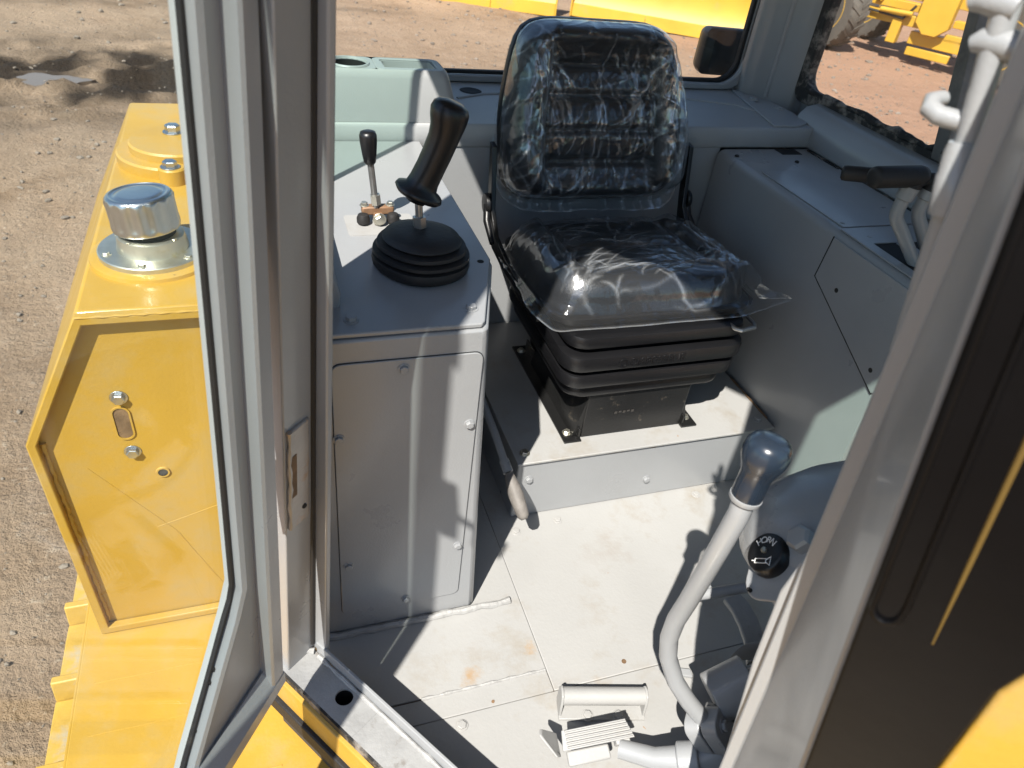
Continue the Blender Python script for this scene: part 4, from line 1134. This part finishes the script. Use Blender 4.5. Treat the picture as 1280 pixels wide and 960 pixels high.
# ribbed pedal ------------------------------------------------------------
rp_ = thing('ribbed_pedal', 'white painted pedal with raised ribs and side flange in front of the roller', 'pedal', (.46, .50, 0))
pe = V(.130, -.014, .012).normalized(); pf = V(.012, .056, .020); pf = (pf - pe * pf.dot(pe)).normalized(); pn = pe.cross(pf).normalized()
po = V(.400, .500, .078)
def PP(a, b, c): return po + pe * a + pf * b + pn * c
MB().loft([[PP(0, 0, 0), PP(.128, 0, 0), PP(.118, .032, 0), PP(.004, .032, 0)], [PP(0, 0, .006), PP(.128, 0, .006), PP(.118, .032, .006), PP(.004, .032, .006)]]).build('pedal_plate', M['paint_floor'], rp_, bevel=.001)
for i in range(5):
    b = .002 + i * .0064; l1 = .128 - b * .30 - .002
    MB().loft([[PP(.008, b, .006), PP(l1, b, .006), PP(l1, b + .0036, .006), PP(.008, b + .0036, .006)], [PP(.008, b + .0006, .0115), PP(l1, b + .0006, .0115), PP(l1, b + .0030, .0115), PP(.008, b + .0030, .0115)]]).build('rib', M['paint_floor'], rp_, bevel=.001)
MB().extr([PP(-.002, -.006, -.014), PP(-.002, .032, -.012), PP(-.030, .040, .012), PP(-.034, .030, .020), PP(-.012, -.008, .018)], pe * -.004).build('side_flange', M['paint_floor'], rp_, bevel=.0015)
MB().tube([PP(.10, -.012, -.008), V(.545, .444, .090), V(.60, .414, .118), V(.66, .40, .14)], [.016, .018, .024, .024], 16).build('pedal_shaft', M['paint'], rp_)
MB().tube([V(.575, .424, .107), V(.605, .411, .121)], [.030, .030], 20).build('shaft_collar', M['paint'], rp_, bevel=.003)
nb = MB(); nb.box(PP(.108, .008, -.012), (.026, .030, .024), Matrix((pe, pf, pn)).transposed()); nb.box(PP(.045, -.012, -.012), (.075, .024, .010), Matrix((pe, pf, pn)).transposed()); nb.build('pedal_hub', M['paint_floor'], rp_, bevel=.003)

# worn-grip floor lever -----------------------------------------------------
fl2 = thing('floor_lever', 'low lever with worn grey-brown rubber grip between console and pedestal', 'lever', (.455, 1.10, 0))
pth = [V(.440, 1.38, .10), V(.442, 1.30, .22), V(.447, 1.22, .268), V(.452, 1.13, .245), V(.460, 1.055, .208)]
MB().tube(pth, [.009, .009, .009, .009, .009], 12).build('lever_rod', M['paint'], fl2)
MB().tube([V(.458, 1.070, .216), V(.462, 1.045, .203)], .0115, 14).build('ferrule', M['paint'], fl2)
g0 = V(.462, 1.043, .202); g1 = V(.480, .962, .138)
MB().tube([g0, g0.lerp(g1, .06), g0.lerp(g1, .3), g0.lerp(g1, .5), g0.lerp(g1, .75), g0.lerp(g1, .93), g1], [.009, .0115, .0160, .0170, .0152, .0130, .007], 20).build('grip', M['grip'], fl2, ang=60)

# grab / latch rod at the front pillar -------------------------------------
gr_ = thing('latch_rod', 'white painted latch rod with hooked brackets beside the front pillar', 'latch', tuple(DW(.57, .115, 1.1)))
MB().tube([DW(.546, .115, 1.30), DW(.557, .115, 1.225), DW(.5665, .115, 1.174), DW(.575, .115, 1.12), DW(.590, .115, 1.02)], .0078, 18).build('rod', M['paint'], gr_)
MB().tube([DW(.5635, .113, 1.176), DW(.565, .113, 1.170), DW(.568, .113, 1.157), DW(.5685, .113, 1.1555), DW(.573, .113, 1.137), DW(.575, .113, 1.130)], [.008, .0100, .0105, .0115, .0120, .0120], 20).build('rod_collar', M['paint'], gr_)
for u, z in ((.557, 1.2335), (.546, 1.2545)):
    b_ = MB(); b_.tube([DW(u - .014, .117, z - .003), DW(u - .009, .116, z), DW(u + .001, .115, z + .001), DW(u + .013, .114, z)], [.005, .0075, .0095, .0090], 14); b_.build('clamp_block', M['paint'], gr_)
hk = MB(); hk.tube([DW(.568, .119, 1.189), DW(.555, .119, 1.186), DW(.543, .119, 1.186), DW(.5355, .121, 1.1885), DW(.534, .128, 1.192), DW(.539, .136, 1.194)], [.006, .0066, .0066, .0064, .006, .005], 12); hk.build('hook', M['paint'], gr_)
# ================================================================== OPEN DOOR
th = R(55)
DD = V(-math.cos(th), -math.sin(th), 0); DNc = V(math.sin(th), -math.cos(th), 0)    # along the door, towards the cab side
DH = V(-.013, .700, 0)
def DO(u, n, z): return DH + DD * u + DNc * n + V(0, 0, z)
door = thing('cab_door', 'open cab door with grey frame and large pane, swung out at the hinge pillar', 'door', tuple(DO(0, 0, .26)))
def sh_u(z): return .100 * (1.175 - z)                # the hinge edge leans
def gu(z): return .048 + .096 * (1.175 - z)
ZB = .262
W = .60; DT = 1.845
# hinge stile: stepped section; the steps face the free edge and catch the light through the pane
def stile(z, g=None):
    s_ = sh_u(z)
    g = gu(z) if g is None else g
    pts = [DO(g, -.004, z), DO(g, .004, z), DO(g + .004, .018, z), DO(g - .002, .021, z)]
    gi = max(g - .016, .027 + s_) if g > gu(z) + .004 else .034 + s_
    pts += [DO(gi, .019, z), DO(.024 + s_, .019, z), DO(.031 + s_, .040, z), DO(.0275 + s_, .0425, z), DO(.0065 + s_, .0425, z), DO(.003 + s_, .039, z), DO(-.006 + s_, .022, z), DO(-.030 + s_, -.012, z), DO(.02 + s_, -.014, z), DO(g - .004, -.012, z)]
    return pts
rings = [stile(.316, .270), stile(.36, .241), stile(.43, .186), stile(.50, .131), stile(.535)] + [stile(z) for z in (.80, 1.1, 1.4, DT)]
fr = MB(); fr.loft(rings); frame_o = fr.build('hinge_stile', M['paint'], door, ang=30)
# bottom rail, top rail, free-edge stile
br_ = MB(); br_.loft([[DO(u, -.0125, ZB), DO(u, .020, ZB + .018), DO(u, .0430, .308), DO(u, .0435, .332), DO(u, .024, .352), DO(u, .018, .347), DO(u, .012, .322), DO(u, -.0125, .322)] for u in (.088, .30, .54)])
br_.build('bottom_rail', M['paint'], door, ang=30)
tr_ = MB(); tr_.loft([[DO(u, -.0125, DT + .0), DO(u, .030, DT), DO(u, .030, DT - .05), DO(u, .010, DT - .06), DO(u, -.0125, DT - .06)] for u in (.0, W)]); tr_.build('top_rail', M['paint'], door, bevel=.002)
fs_ = MB(); fs_.loft([[DO(W - .045, -.012, z), DO(W - .045, .008, z), DO(W - .035, .022, z), DO(W, .022, z), DO(W, -.012, z)] for z in (ZB + .2, 1.0, DT)]); fs_.build('latch_stile', M['paint'], door, bevel=.002)
f2 = MB(); f2.loft([[DO(.50, n, ZB + .02) for n in (-.0115, .0215)] + [DO(.54, n, ZB + .02) for n in (.0215, -.0115)], [DO(W - .042, n, ZB + .22) for n in (-.0115, .0215)] + [DO(W - .002, n, ZB + .22) for n in (.0215, -.0115)]]); f2.build('lower_stile', M['paint'], door, bevel=.002)
# pane with its black rubber bead
pane = [DO(.264, .0, .324), DO(.236, .0, .36), DO(.126, .0, .505), DO(.1115, .0, .535), DO(gu(1.0) - .002, .0, 1.0), DO(gu(DT - .05) - .002, 0, DT - .05), DO(W - .04, 0, DT - .05), DO(W - .04, 0, ZB + .22), DO(.50, 0, .324)]
MB().extr([p + DNc * -.0025 for p in pane], DNc * .005).build('glass_pane', M['glass_door'], door, smooth=False)
gk = MB(); pts_ = [DO(.272, .003, .322), DO(.244, .003, .360), DO(.189, .003, .432), DO(.134, .003, .504), DO(.120, .003, .520), DO(.112, .003, .540), DO(gu(.75) + .002, .003, .75), DO(gu(1.1) + .002, .003, 1.1), DO(gu(1.58) + .002, .003, 1.58)]
gk.tube(pts_, [.0036, .004, .0035, .004, .004, .0035, .0037, .0035, .0035], 8); gk.build('glazing_bead', M['rubber'], door)
for t in (.33, .62, .70):
    p = DO(.264, .005, .33).lerp(DO(.134, .005, .504), t); w = MB(); w.tube([p, p + V(.004, 0, -.010), p + V(.008, 0, -.018)], [.002, .005, .002], 6); w.build('torn_bead', M['rubber'], door)
for z in (.62, 1.45):
    hg = MB(); hg.tube([DO(sh_u(z) - .036, -.012, z - .05), DO(sh_u(z) - .036, -.012, z + .05)], .008, 12); hg.box(DO(sh_u(z) - .016, -.0175, z), (.03, .006, .08), Matrix((DD, DNc, EZ)).transposed()); hg.build('hinge', M['paint'], door)
lt = MB(); lt.box(DO(W - .03, .036, 1.44), (.06, .026, .07), Matrix((DD, DNc, EZ)).transposed()); lt.tube([DO(W - .03, .045, 1.43), DO(W - .03, .08, 1.42), DO(W - .03, .08, 1.37)], .007, 8); lt.build('door_latch', M['black_steel'], door, bevel=.003)
# the closed door on the far side
door2 = thing('cab_door', 'closed cab door on the far front corner of the cab', 'door', tuple(mir(DW(.32, -.05, .13))))
fm = MB(); ff = lambda u, n, z: mir(DW(u, n, z))
for (u0, u1, z0, z1) in ((.06, .12, .13, 1.6), (.56, .62, .13, 1.6), (.12, .56, .13, .2), (.12, .56, 1.54, 1.6)):
    fm.loft([[ff(u0, -.055, z0), ff(u1, -.055, z0), ff(u1, -.02, z0), ff(u0, -.02, z0)], [ff(u0, -.055, z1), ff(u1, -.055, z1), ff(u1, -.02, z1), ff(u0, -.02, z1)]])
fm.build('door_frame', M['paint'], door2)
MB().loft([[ff(.119, -.040, .199), ff(.561, -.040, .199), ff(.561, -.035, .199), ff(.119, -.035, .199)], [ff(.119, -.040, 1.541), ff(.561, -.040, 1.541), ff(.561, -.035, 1.541), ff(.119, -.035, 1.541)]]).build('glass_pane', M['glass_clear'], door2, smooth=False)

# ================================================================== TANK
tank = thing('side_tank', 'yellow steel tank with recessed hexagonal end plate beside the cab', 'tank', (-.22, 1.55, -.13))
TY = 1.065; TB = 2.11
prf = [(-.280, .650), (-.402, .410), (-.398, -.126), (-.045, -.126), (-.045, .650)]
MB().loft([[V(x, y, z) for x, z in prf] for y in (TY + .018, TB)]).build('tank_body', M['yellow'], tank, bevel=.005)
# projecting rim round the end plate
inn = [(-.270, .636), (-.386, .408), (-.382, -.108), (-.060, -.108), (-.060, .636)]
rm = MB(); o2 = [V(x, 0, z) for x, z in prf]; i2 = [V(x, 0, z) for x, z in inn]; n = len(prf)
y0, y1 = TY, TY + .0175
rgs = [[p + V(0, y1, 0) for p in o2], [p + V(0, y0, 0) for p in o2], [p + V(0, y0, 0) for p in i2], [p + V(0, y1, 0) for p in i2]]
vs = [p for r_ in rgs for p in r_]
rm.add(vs, [(i * n + j, i * n + (j + 1) % n, ((i + 1) % 4) * n + (j + 1) % n, ((i + 1) % 4) * n + j) for i in range(4) for j in range(n)])
rm.build('end_rim', M['yellow'], tank, bevel=.0025)
w = MB(); rs = np.random.RandomState(4)
p0, p1 = V(-.384, TY + .017, .400), V(-.380, TY + .017, -.100)
w.tube([p0.lerp(p1, i / 40) + V(rs.uniform(-.001, .002), 0, 0) for i in range(41)], [.0045 + rs.uniform(-.0015, .0025) for i in range(41)], 7); w.build('weld_bead', M['yellow'], tank)
TF = TY + .018
def slot(x, z, h, r_):
    return frame_mb((x, TF, z), EX, EZ, -EY, (-r_ - .003, r_ + .003, -h - .003, h + .003, r_ + .0029), (-r_, r_, -h, h, r_ - .0001), .0, .0025)
slot(-.255, .424, .034, .012).build('sight_slot_rim', M['yellow'], tank)
so = plate_mb((-.255, TF, .424), EX, EZ, -EY, (-.0115, .0115, -.0335, .0335, .0114), .0004, .0008).build('sight_slot', M['rust'], tank)
for x, z in ((-.251, .480), (-.252, .357)):
    bolt(tank, (x, TF, z), (0, -1, 0), .0105, M['chrome'], h=.8)
hr = MB(); hr.lathe([(.0125, .0), (.0115, .003), (.0085, .0028)], (-.212, TF, .299), (0, -1, 0), 20, cap1=False); hr.build('plug_rim', M['yellow'], tank)
MB().lathe([(.0088, .0002), (.0088, .0009)], (-.212, TF, .299), (0, -1, 0), 18).build('plug_hole', M['under'], tank)
# welded seams on the end plate
for pts in (((-.33, .33), (-.215, .14), (-.13, -.10)), ((-.245, .155), (-.06, .215)), ((-.21, .13), (-.16, -.02))):
    w = MB(); w.tube([V(x, TF + .0003, z) for x, z in pts], .0011, 6); w.build('seam_line', M['yellow'], tank)
# weld along the top front edge
w = MB(); w.tube([V(-.278 + i * .008, TY + .0015, .650 + .0006 * math.sin(i * 2.)) for i in range(29)], [.0026 + .0006 * math.sin(i * 1.7) for i in range(29)], 6); w.build('weld_bead', M['yellow'], tank)
# inspection cover: two stepped discs with ears and bolts
ic0 = V(-.150, 1.715, .650)
cv = MB(); cv.lathe([(.125, .0), (.125, .020), (.121, .024), (.100, .025)], ic0, (0, 0, 1), 48)
cvo = cv.build('cover_flange', M['yellow'], tank, ang=40)
c2 = MB(); c2.lathe([(.098, .0245), (.098, .040), (.094, .044), (.02, .0455)], ic0, (0, 0, 1), 48); c2.build('cover_lid', M['yellow'], tank, ang=40)
e1 = MB(); e1.lathe([(.027, 0), (.027, .030), (.024, .033)], (-.157, 1.585, .650), (0, 0, 1), 24); e1.build('cover_ear', M['yellow'], tank)
bolt(tank, (-.159, 1.582, .683), (0, 0, 1), .0145, M['chrome'], h=.8)
bolt(tank, (-.158, 1.755, .6955), (0, 0, 1), .0165, M['chrome'], h=.9)
MB().box2((-.150, 1.99, .6502), (-.100, 2.03, .672)).build('lifting_lug', M['yellow'], tank, bevel=.003)
# filler: zinc flange and knurled cap
cap = thing('tank_cap', 'fluted bright metal filler cap on bolted flange on the yellow tank', 'cap', (-.176, 1.262, .650))
q0 = V(-.176, 1.262, .650)
pad = MB(); pad.lathe([(.104, -.004), (.102, .006), (.094, .009)], q0, (0, 0, 1), 40); pad.build('weld_pad', M['yellow'], cap)
fg = MB(); fg.lathe([(.088, .009), (.088, .0165), (.086, .018), (.058, .0182), (.056, .030), (.0535, .042), (.050, .044)], q0, (0, 0, 1), 44); fg.build('flange', M['zinc'], cap, ang=30)
for k in range(6):
    a = k * math.pi / 3 + .35
    bolt(cap, q0 + V(.075 * math.cos(a), .075 * math.sin(a), .018), (0, 0, 1), .0062, M['zinc'], h=.5)
for k in range(4):
    a = k * math.pi / 2 + .9
    bolt(cap, q0 + V(.050 * math.cos(a), .050 * math.sin(a), .043), (0, 0, 1), .0042, M['zinc'], h=.5, washer=False)
cax = V(-.07, .05, 1).normalized()
MB().lathe([(.044, .040), (.044, .056)], q0, cax, 30).build('cap_seal', M['dark'], cap)
def flute(k, n, h): return 1 + (.030 * math.cos(2 * math.pi * k * 14 / n) if .060 < h < .108 else 0)
cp_ = MB(); cp_.lathe([(.050, .052), (.0535, .053), (.0545, .056), (.0535, .062), (.0525, .070), (.0525, .095), (.0535, .104), (.0530, .109), (.0500, .1125), (.046, .1130), (.0445, .1115), (.038, .1115), (.0365, .1130), (.030, .1135), (.004, .1137)], q0, cax, 112, wob=flute)
cp_.build('fluted_cap', M['chrome'], cap, ang=50)

# ================================================================== FENDER, TRACK, HOOD
fen = thing('track_fender', 'flat yellow fender deck under the tank and doorway', 'fender', (-.1, 1.0, -.135))
MB().box2((-.432, -.6, -.138), (.34, 2.16, -.130)).build('deck_plate', M['yellow'], fen, bevel=.003)
MB().box2((-.436, -.6, -.175), (-.430, 2.16, -.1305)).build('deck_edge', M['yellow'], fen, bevel=.002)
for y in (.70, .845, .955):
    w = MB(); w.tube([V(-.40 + i * .02, y + .0008 * math.sin(i), -.1298) for i in range(18)], .0016, 6); w.build('deck_line', M['yellow'], fen)  # thin raised yellow lines across the deck
MB().box2((-.30, -.55, -.70), (.9, 2.10, -.14)).build('machine_frame', M['under'], fen)
stp = MB(); stp.extr([V(-.05, .50, -.128), V(.10, .20, -.128), V(.15, .23, -.128), V(.0, .53, -.128)], (0, 0, .018)); stp.build('deck_tread', M['yellow'], fen, bevel=.003)

trk = thing('crawler_track', 'yellow painted steel crawler track with raised grousers beside the fender', 'track', (-.42, .9, GZ))
pitch = .187; ztop = -.245; zbot = GZ + .03; rad = (ztop - zbot) / 2; zc = (ztop + zbot) / 2; yA, yB = -.75, 2.35
SW = .26                                          # half width of a shoe; outer end at x = -.50
shm = MB()
shm.loft([[V(x, y, z) for y, z in ((-.088, -.012), (.100, -.012), (.100, .002), (.066, .003), (.060, .004), (-.046, .004), (-.052, .012), (-.060, .050), (-.078, .052), (-.086, .010))] for x in (-SW, SW)])
proto = shm.build('track_shoe', M['yellow_track'], None, bevel=.003); proto.parent = trk
shoe_mesh = proto.data
n_top = int((yB - yA) / pitch); arc = math.pi * rad; tot = 2 * (yB - yA) + 2 * arc; N = int(round(tot / pitch)); stp_ = tot / N
off0 = (1.095 - yA) % stp_
for i in range(N):
    s = (off0 + i * stp_) % tot
    if s < yB - yA: y, z, a = yA + s, ztop, 0.
    elif s < yB - yA + arc:
        q = (s - (yB - yA)) / rad; y, z, a = yB + rad * math.sin(q), zc + rad * math.cos(q), -q
    elif s < 2 * (yB - yA) + arc: y, z, a = yB - (s - (yB - yA) - arc), zbot, -math.pi
    else:
        q = (s - 2 * (yB - yA) - arc) / rad; y, z, a = yA - rad * math.sin(q), zc - rad * math.cos(q), -math.pi - q
    o = proto if i == 0 else bpy.data.objects.new('track_shoe', shoe_mesh)
    if i: COL.objects.link(o); o.parent = trk; md = o.modifiers.new("bevel", 'BEVEL'); md.width = .003; md.segments = 2; md.limit_method = 'ANGLE'
    o.location = V(-.243 - .0, y, z) - Vector(trk.location)
    o.rotation_euler = (a, 0, 0)
tf = MB(); tf.box2((-.34, yA, zbot + .12), (-.14, yB, ztop - .14)); tf.build('track_frame', M['under'], trk, bevel=.02)
for y in (yA, yB):
    MB().lathe([(rad - .06, -.07), (rad - .03, -.05), (rad - .03, .05), (rad - .06, .07)], (-.243, y, zc), (1, 0, 0), 32).build('track_wheel', M['under'], trk)

hood = thing('engine_hood', 'glossy yellow engine hood ahead of the front pillar', 'hood', (.80, -.9, .3))
hp_ = [(.47, -.10), (.462, .60), (.475, .66), (.51, .69), (.80, .705), (1.09, .69), (1.125, .66), (1.138, .60), (1.13, -.10)]
MB().loft([[V(x, y, z) for x, z in hp_] for y in (.150, -.8, -1.9)]).build('hood_shell', M['yellow'], hood, bevel=.006)
MB().box2((.452, .150, .56), (.62, .168, .745)).build('hood_lip', M['black_paint'], hood, bevel=.004)
MB().tube([V(.56, .09, .70), V(.56, .09, .78), V(.60, .06, .80), V(.68, .04, .80), V(.70, .04, .70)], .014, 12).build('hood_handle', M['black_paint'], hood)

# mirror outside the rear window -------------------------------------------
mirr = thing('rear_mirror', 'black rounded square mirror outside the rear window corner', 'mirror', (1.44, 2.14, .85))
MX = Matrix.Rotation(R(-8), 3, 'Z')
mm = MB(); c0 = V(1.466, 2.13, .836); e1_, e2_, e3_ = MX @ V(1, 0, 0), V(.03, .02, 1).normalized(), MX @ V(0, -1, 0)
rg = []
for g, d in ((-.02, -.055), (-.004, -.045), (.0, -.02), (.0, .012), (-.006, .018)):
    rg.append([c0 + e1_ * x + e2_ * y + e3_ * d for x, y in rrect(-.080 - g, .080 + g, -.068 - g, .068 + g, .022, 6)])
mm.loft(rg); mm.build('mirror_shell', M['black_plastic'], mirr, ang=50)
mg = MB(); mg.loft([[c0 + e1_ * x + e2_ * y + e3_ * d for x, y in rrect(-.048, .074, -.062, .062, .016, 6)] for d in (.0182, .0195)]); mg.build('mirror_glass', M['glass_dark'], mirr)
MB().tube([c0 - e3_ * .04, c0 - e3_ * .04 + V(.08, -.03, -.05), V(1.58, 2.07, .76)], .010, 10).build('mirror_arm', M['black_steel'], mirr)

# ================================================================== YARD MACHINES
def dozer_blade(p0, p1, h, label, lean=.0):
    p0 = V(*p0); p1 = V(*p1)
    ex = (p1 - p0); Lb = ex.length; ex.normalize(); en = V(ex.y, -ex.x, 0)
    if (V(0, 0, 0) - p0).dot(en) < 0: en = -en
    t = thing('dozer_blade', label, 'blade', tuple((p0 + p1) / 2), 'dozer blades standing in the yard')
    pr = []
    for i in range(9):
        a = i / 8; pr.append((.16 * (1 - (2 * a - 1) ** 2) * -1 + lean * a, .16 + (h - .16) * a))
    back = [(d - .05, z) for d, z in reversed(pr)]
    mb = MB(); poly = pr + back
    mb.loft([[p0 + ex * s + en * d + V(0, 0, z) for d, z in poly] for s in (0, Lb)]); mb.build('moldboard', M['yellow_far'], t, bevel=.004)
    n = 3
    for k in range(n):
        a, b = Lb * k / n + .004, Lb * (k + 1) / n - .004
        ce = MB(); ce.loft([[p0 + ex * s + en * d + V(0, 0, z) for d, z in ((.02, .0), (.045, .0), (.010, .22), (-.012, .22))] for s in (a, b)]); ce.build('cutting_edge', M['yellow_far'], t, bevel=.003)
    for s in (-.03, Lb):
        ep = MB(); ep.extr([p0 + ex * s + en * d + V(0, 0, z) for d, z in ((.06, .0), (.06, .25), (-.02, h * .5), (.06 + lean, h), (-.10 + lean, h), (-.24, h * .5), (-.08, 0))], ex * .03); ep.build('end_bit', M['yellow_far'], t)
    for s in (.25, .75):
        am = MB(); am.tube([p0 + ex * (Lb * s) - en * .2 + V(0, 0, .35), p0 + ex * (Lb * s) - en * 1.6 + V(0, 0, .45)], .11, 10); am.build('push_arm', M['yellow_far'], t)
    return t
dozer_blade((2.35, 15.55, GZ + .01), (5.72, 14.05, GZ + .01), 1.15, 'left yellow dozer blade seen past the seat top through the rear window')
dozer_blade((6.18, 14.30, GZ + .01), (9.75, 11.95, GZ + .01), 1.25, 'right yellow dozer blade behind the mirror in the rear window')

def tyre_obj(parent, c, axis, r, w):
    """treaded tyre with chevron lugs, plus rim; parent is the machine"""
    c = V(*c); ax = V(*axis).normalized(); up = EZ; rt = ax.cross(up).normalized()
    mb = MB(); mb.lathe([(r * .58, -w * .40), (r * .80, -w * .50), (r * .93, -w * .48), (r * .965, -w * .36), (r * .97, 0), (r * .965, w * .36), (r * .93, w * .48), (r * .80, w * .50), (r * .58, w * .40)], c, ax, 48)
    wh = mb.build('wheel', M['tyre'], parent, ang=50)
    lug = MB(); n = 20
    def pt(a, x, rr): return c + ax * x + (rt * math.cos(a) + up * math.sin(a)) * rr
    for k in range(n):
        for s in (-1, 1):
            a0 = 2 * math.pi * (k + (.5 if s > 0 else 0)) / n; da = .105; sw = .19
            q = []
            for rr in (r * .955, r * 1.0):
                q.append([pt(a0, 0.02 * s * w, rr), pt(a0 + da, .02 * s * w, rr), pt(a0 + da + sw, s * w * .5, rr * (.985)), pt(a0 + sw, s * w * .5, rr * .985)])
            lug.loft(q)
    lug.build('tread_lugs', M['tyre'], wh, smooth=False)['kind'] = 'stuff'
    rim = MB(); rim.lathe([(r * .60, -w * .36), (r * .58, -w * .41), (r * .50, -w * .38), (r * .44, -w * .15), (r * .16, -w * .10), (r * .16, -w * .22), (.01, -w * .22)], c, ax, 32); rim.build('rim', M['yellow_far'], wh)
    rim = MB(); rim.lathe([(r * .60, w * .36), (r * .58, w * .41), (r * .50, w * .38), (r * .44, w * .15), (r * .16, w * .10), (r * .16, w * .22), (.01, w * .22)], c, ax, 32); rim.build('rim', M['yellow_far'], wh)
    return wh
gra = thing('motor_grader', 'yellow motor grader with lugged tyres parked beyond the far side window', 'grader', (12.5, 12.6, GZ))
GA = V(.50, -.866, 0)                                     # along the machine, away to the right
GB = V(.866, .50, 0)                                      # across, away from us
g0 = V(11.10, 12.85, GZ)
def G(a, b, z): return g0 + GA * a + GB * b + V(0, 0, z)
for a, b in ((.0, .0), (.0, 2.1)):
    tyre_obj(gra, tuple(G(a, b, .70)), tuple((GB + GA * .55).normalized()), .70, .42)
tyre_obj(gra, tuple(G(3.1, .2, .70)), tuple((GB + GA * .35).normalized()), .70, .42)
tyre_obj(gra, tuple(G(3.1, 2.2, .70)), tuple(GB), .70, .42)
def gbox(a0, a1, b0, b1, z0, z1, name, m='yellow_far'):
    mb = MB(); mb.loft([[G(a, b, z) for a, z in ((a0, z0), (a1, z0), (a1, z1), (a0, z1))] for b in (b0, b1)]); return mb.build(name, M[m], gra, bevel=.01)
gbox(.35, 1.55, .45, .70, .86, 1.00, 'axle_beam')
gbox(.45, 1.65, .35, .62, .62, .80, 'lean_bar')
gbox(1.02, 1.20, .30, .50, .30, .72, 'drop_link')
hx = MB(); hx.extr([G(1.45, .20, 1.75), G(2.05, .20, 1.75), G(2.05, .20, .72), G(1.88, .20, .56), G(1.64, .20, .56), G(1.45, .20, .74)], GB * .22); hx.build('nose_plate', M['yellow_far'], gra, bevel=.01)
gbox(1.40, 2.45, .40, .66, .34, .56, 'lower_beam')
gbox(1.45, 2.25, .32, .40, .16, .30, 'cutting_edge')
gbox(2.05, 2.70, .45, .70, .74, .86, 'axle_beam')
gbox(2.0, 2.75, .40, .60, .50, .62, 'lean_bar')
gbox(.6, 2.6, .75, 1.45, 1.02, 1.22, 'front_frame')
gbox(1.2, 2.2, .8, 1.4, 1.2, 1.9, 'main_frame')
for a, b in ((.62, .40), (2.35, .44)):
    mb = MB(); mb.tube([G(a, b, .95), G(a + .25, b + .1, 1.5), G(a + .3, b + .1, 1.9)], [.06, .06, .04], 12); mb.build('hydraulic_ram', M['yellow_far'], gra)
mb = MB(); mb.tube([G(2.3, .35, .95), G(2.55, .33, 1.05), G(2.6, .33, 1.35), G(2.35, .35, 1.6)], .025, 8); mb.build('hydraulic_hose', M['rubber'], gra)
mb = MB(); mb.tube([G(.4, .3, .78), G(1.2, .28, .74), G(1.35, .28, .98)], .025, 8); mb.build('hydraulic_hose', M['rubber'], gra)
MB().tube([G(.75, .25, .82), G(1.35, .25, .84)], .045, 12).build('steering_ram', M['yellow_far'], gra)
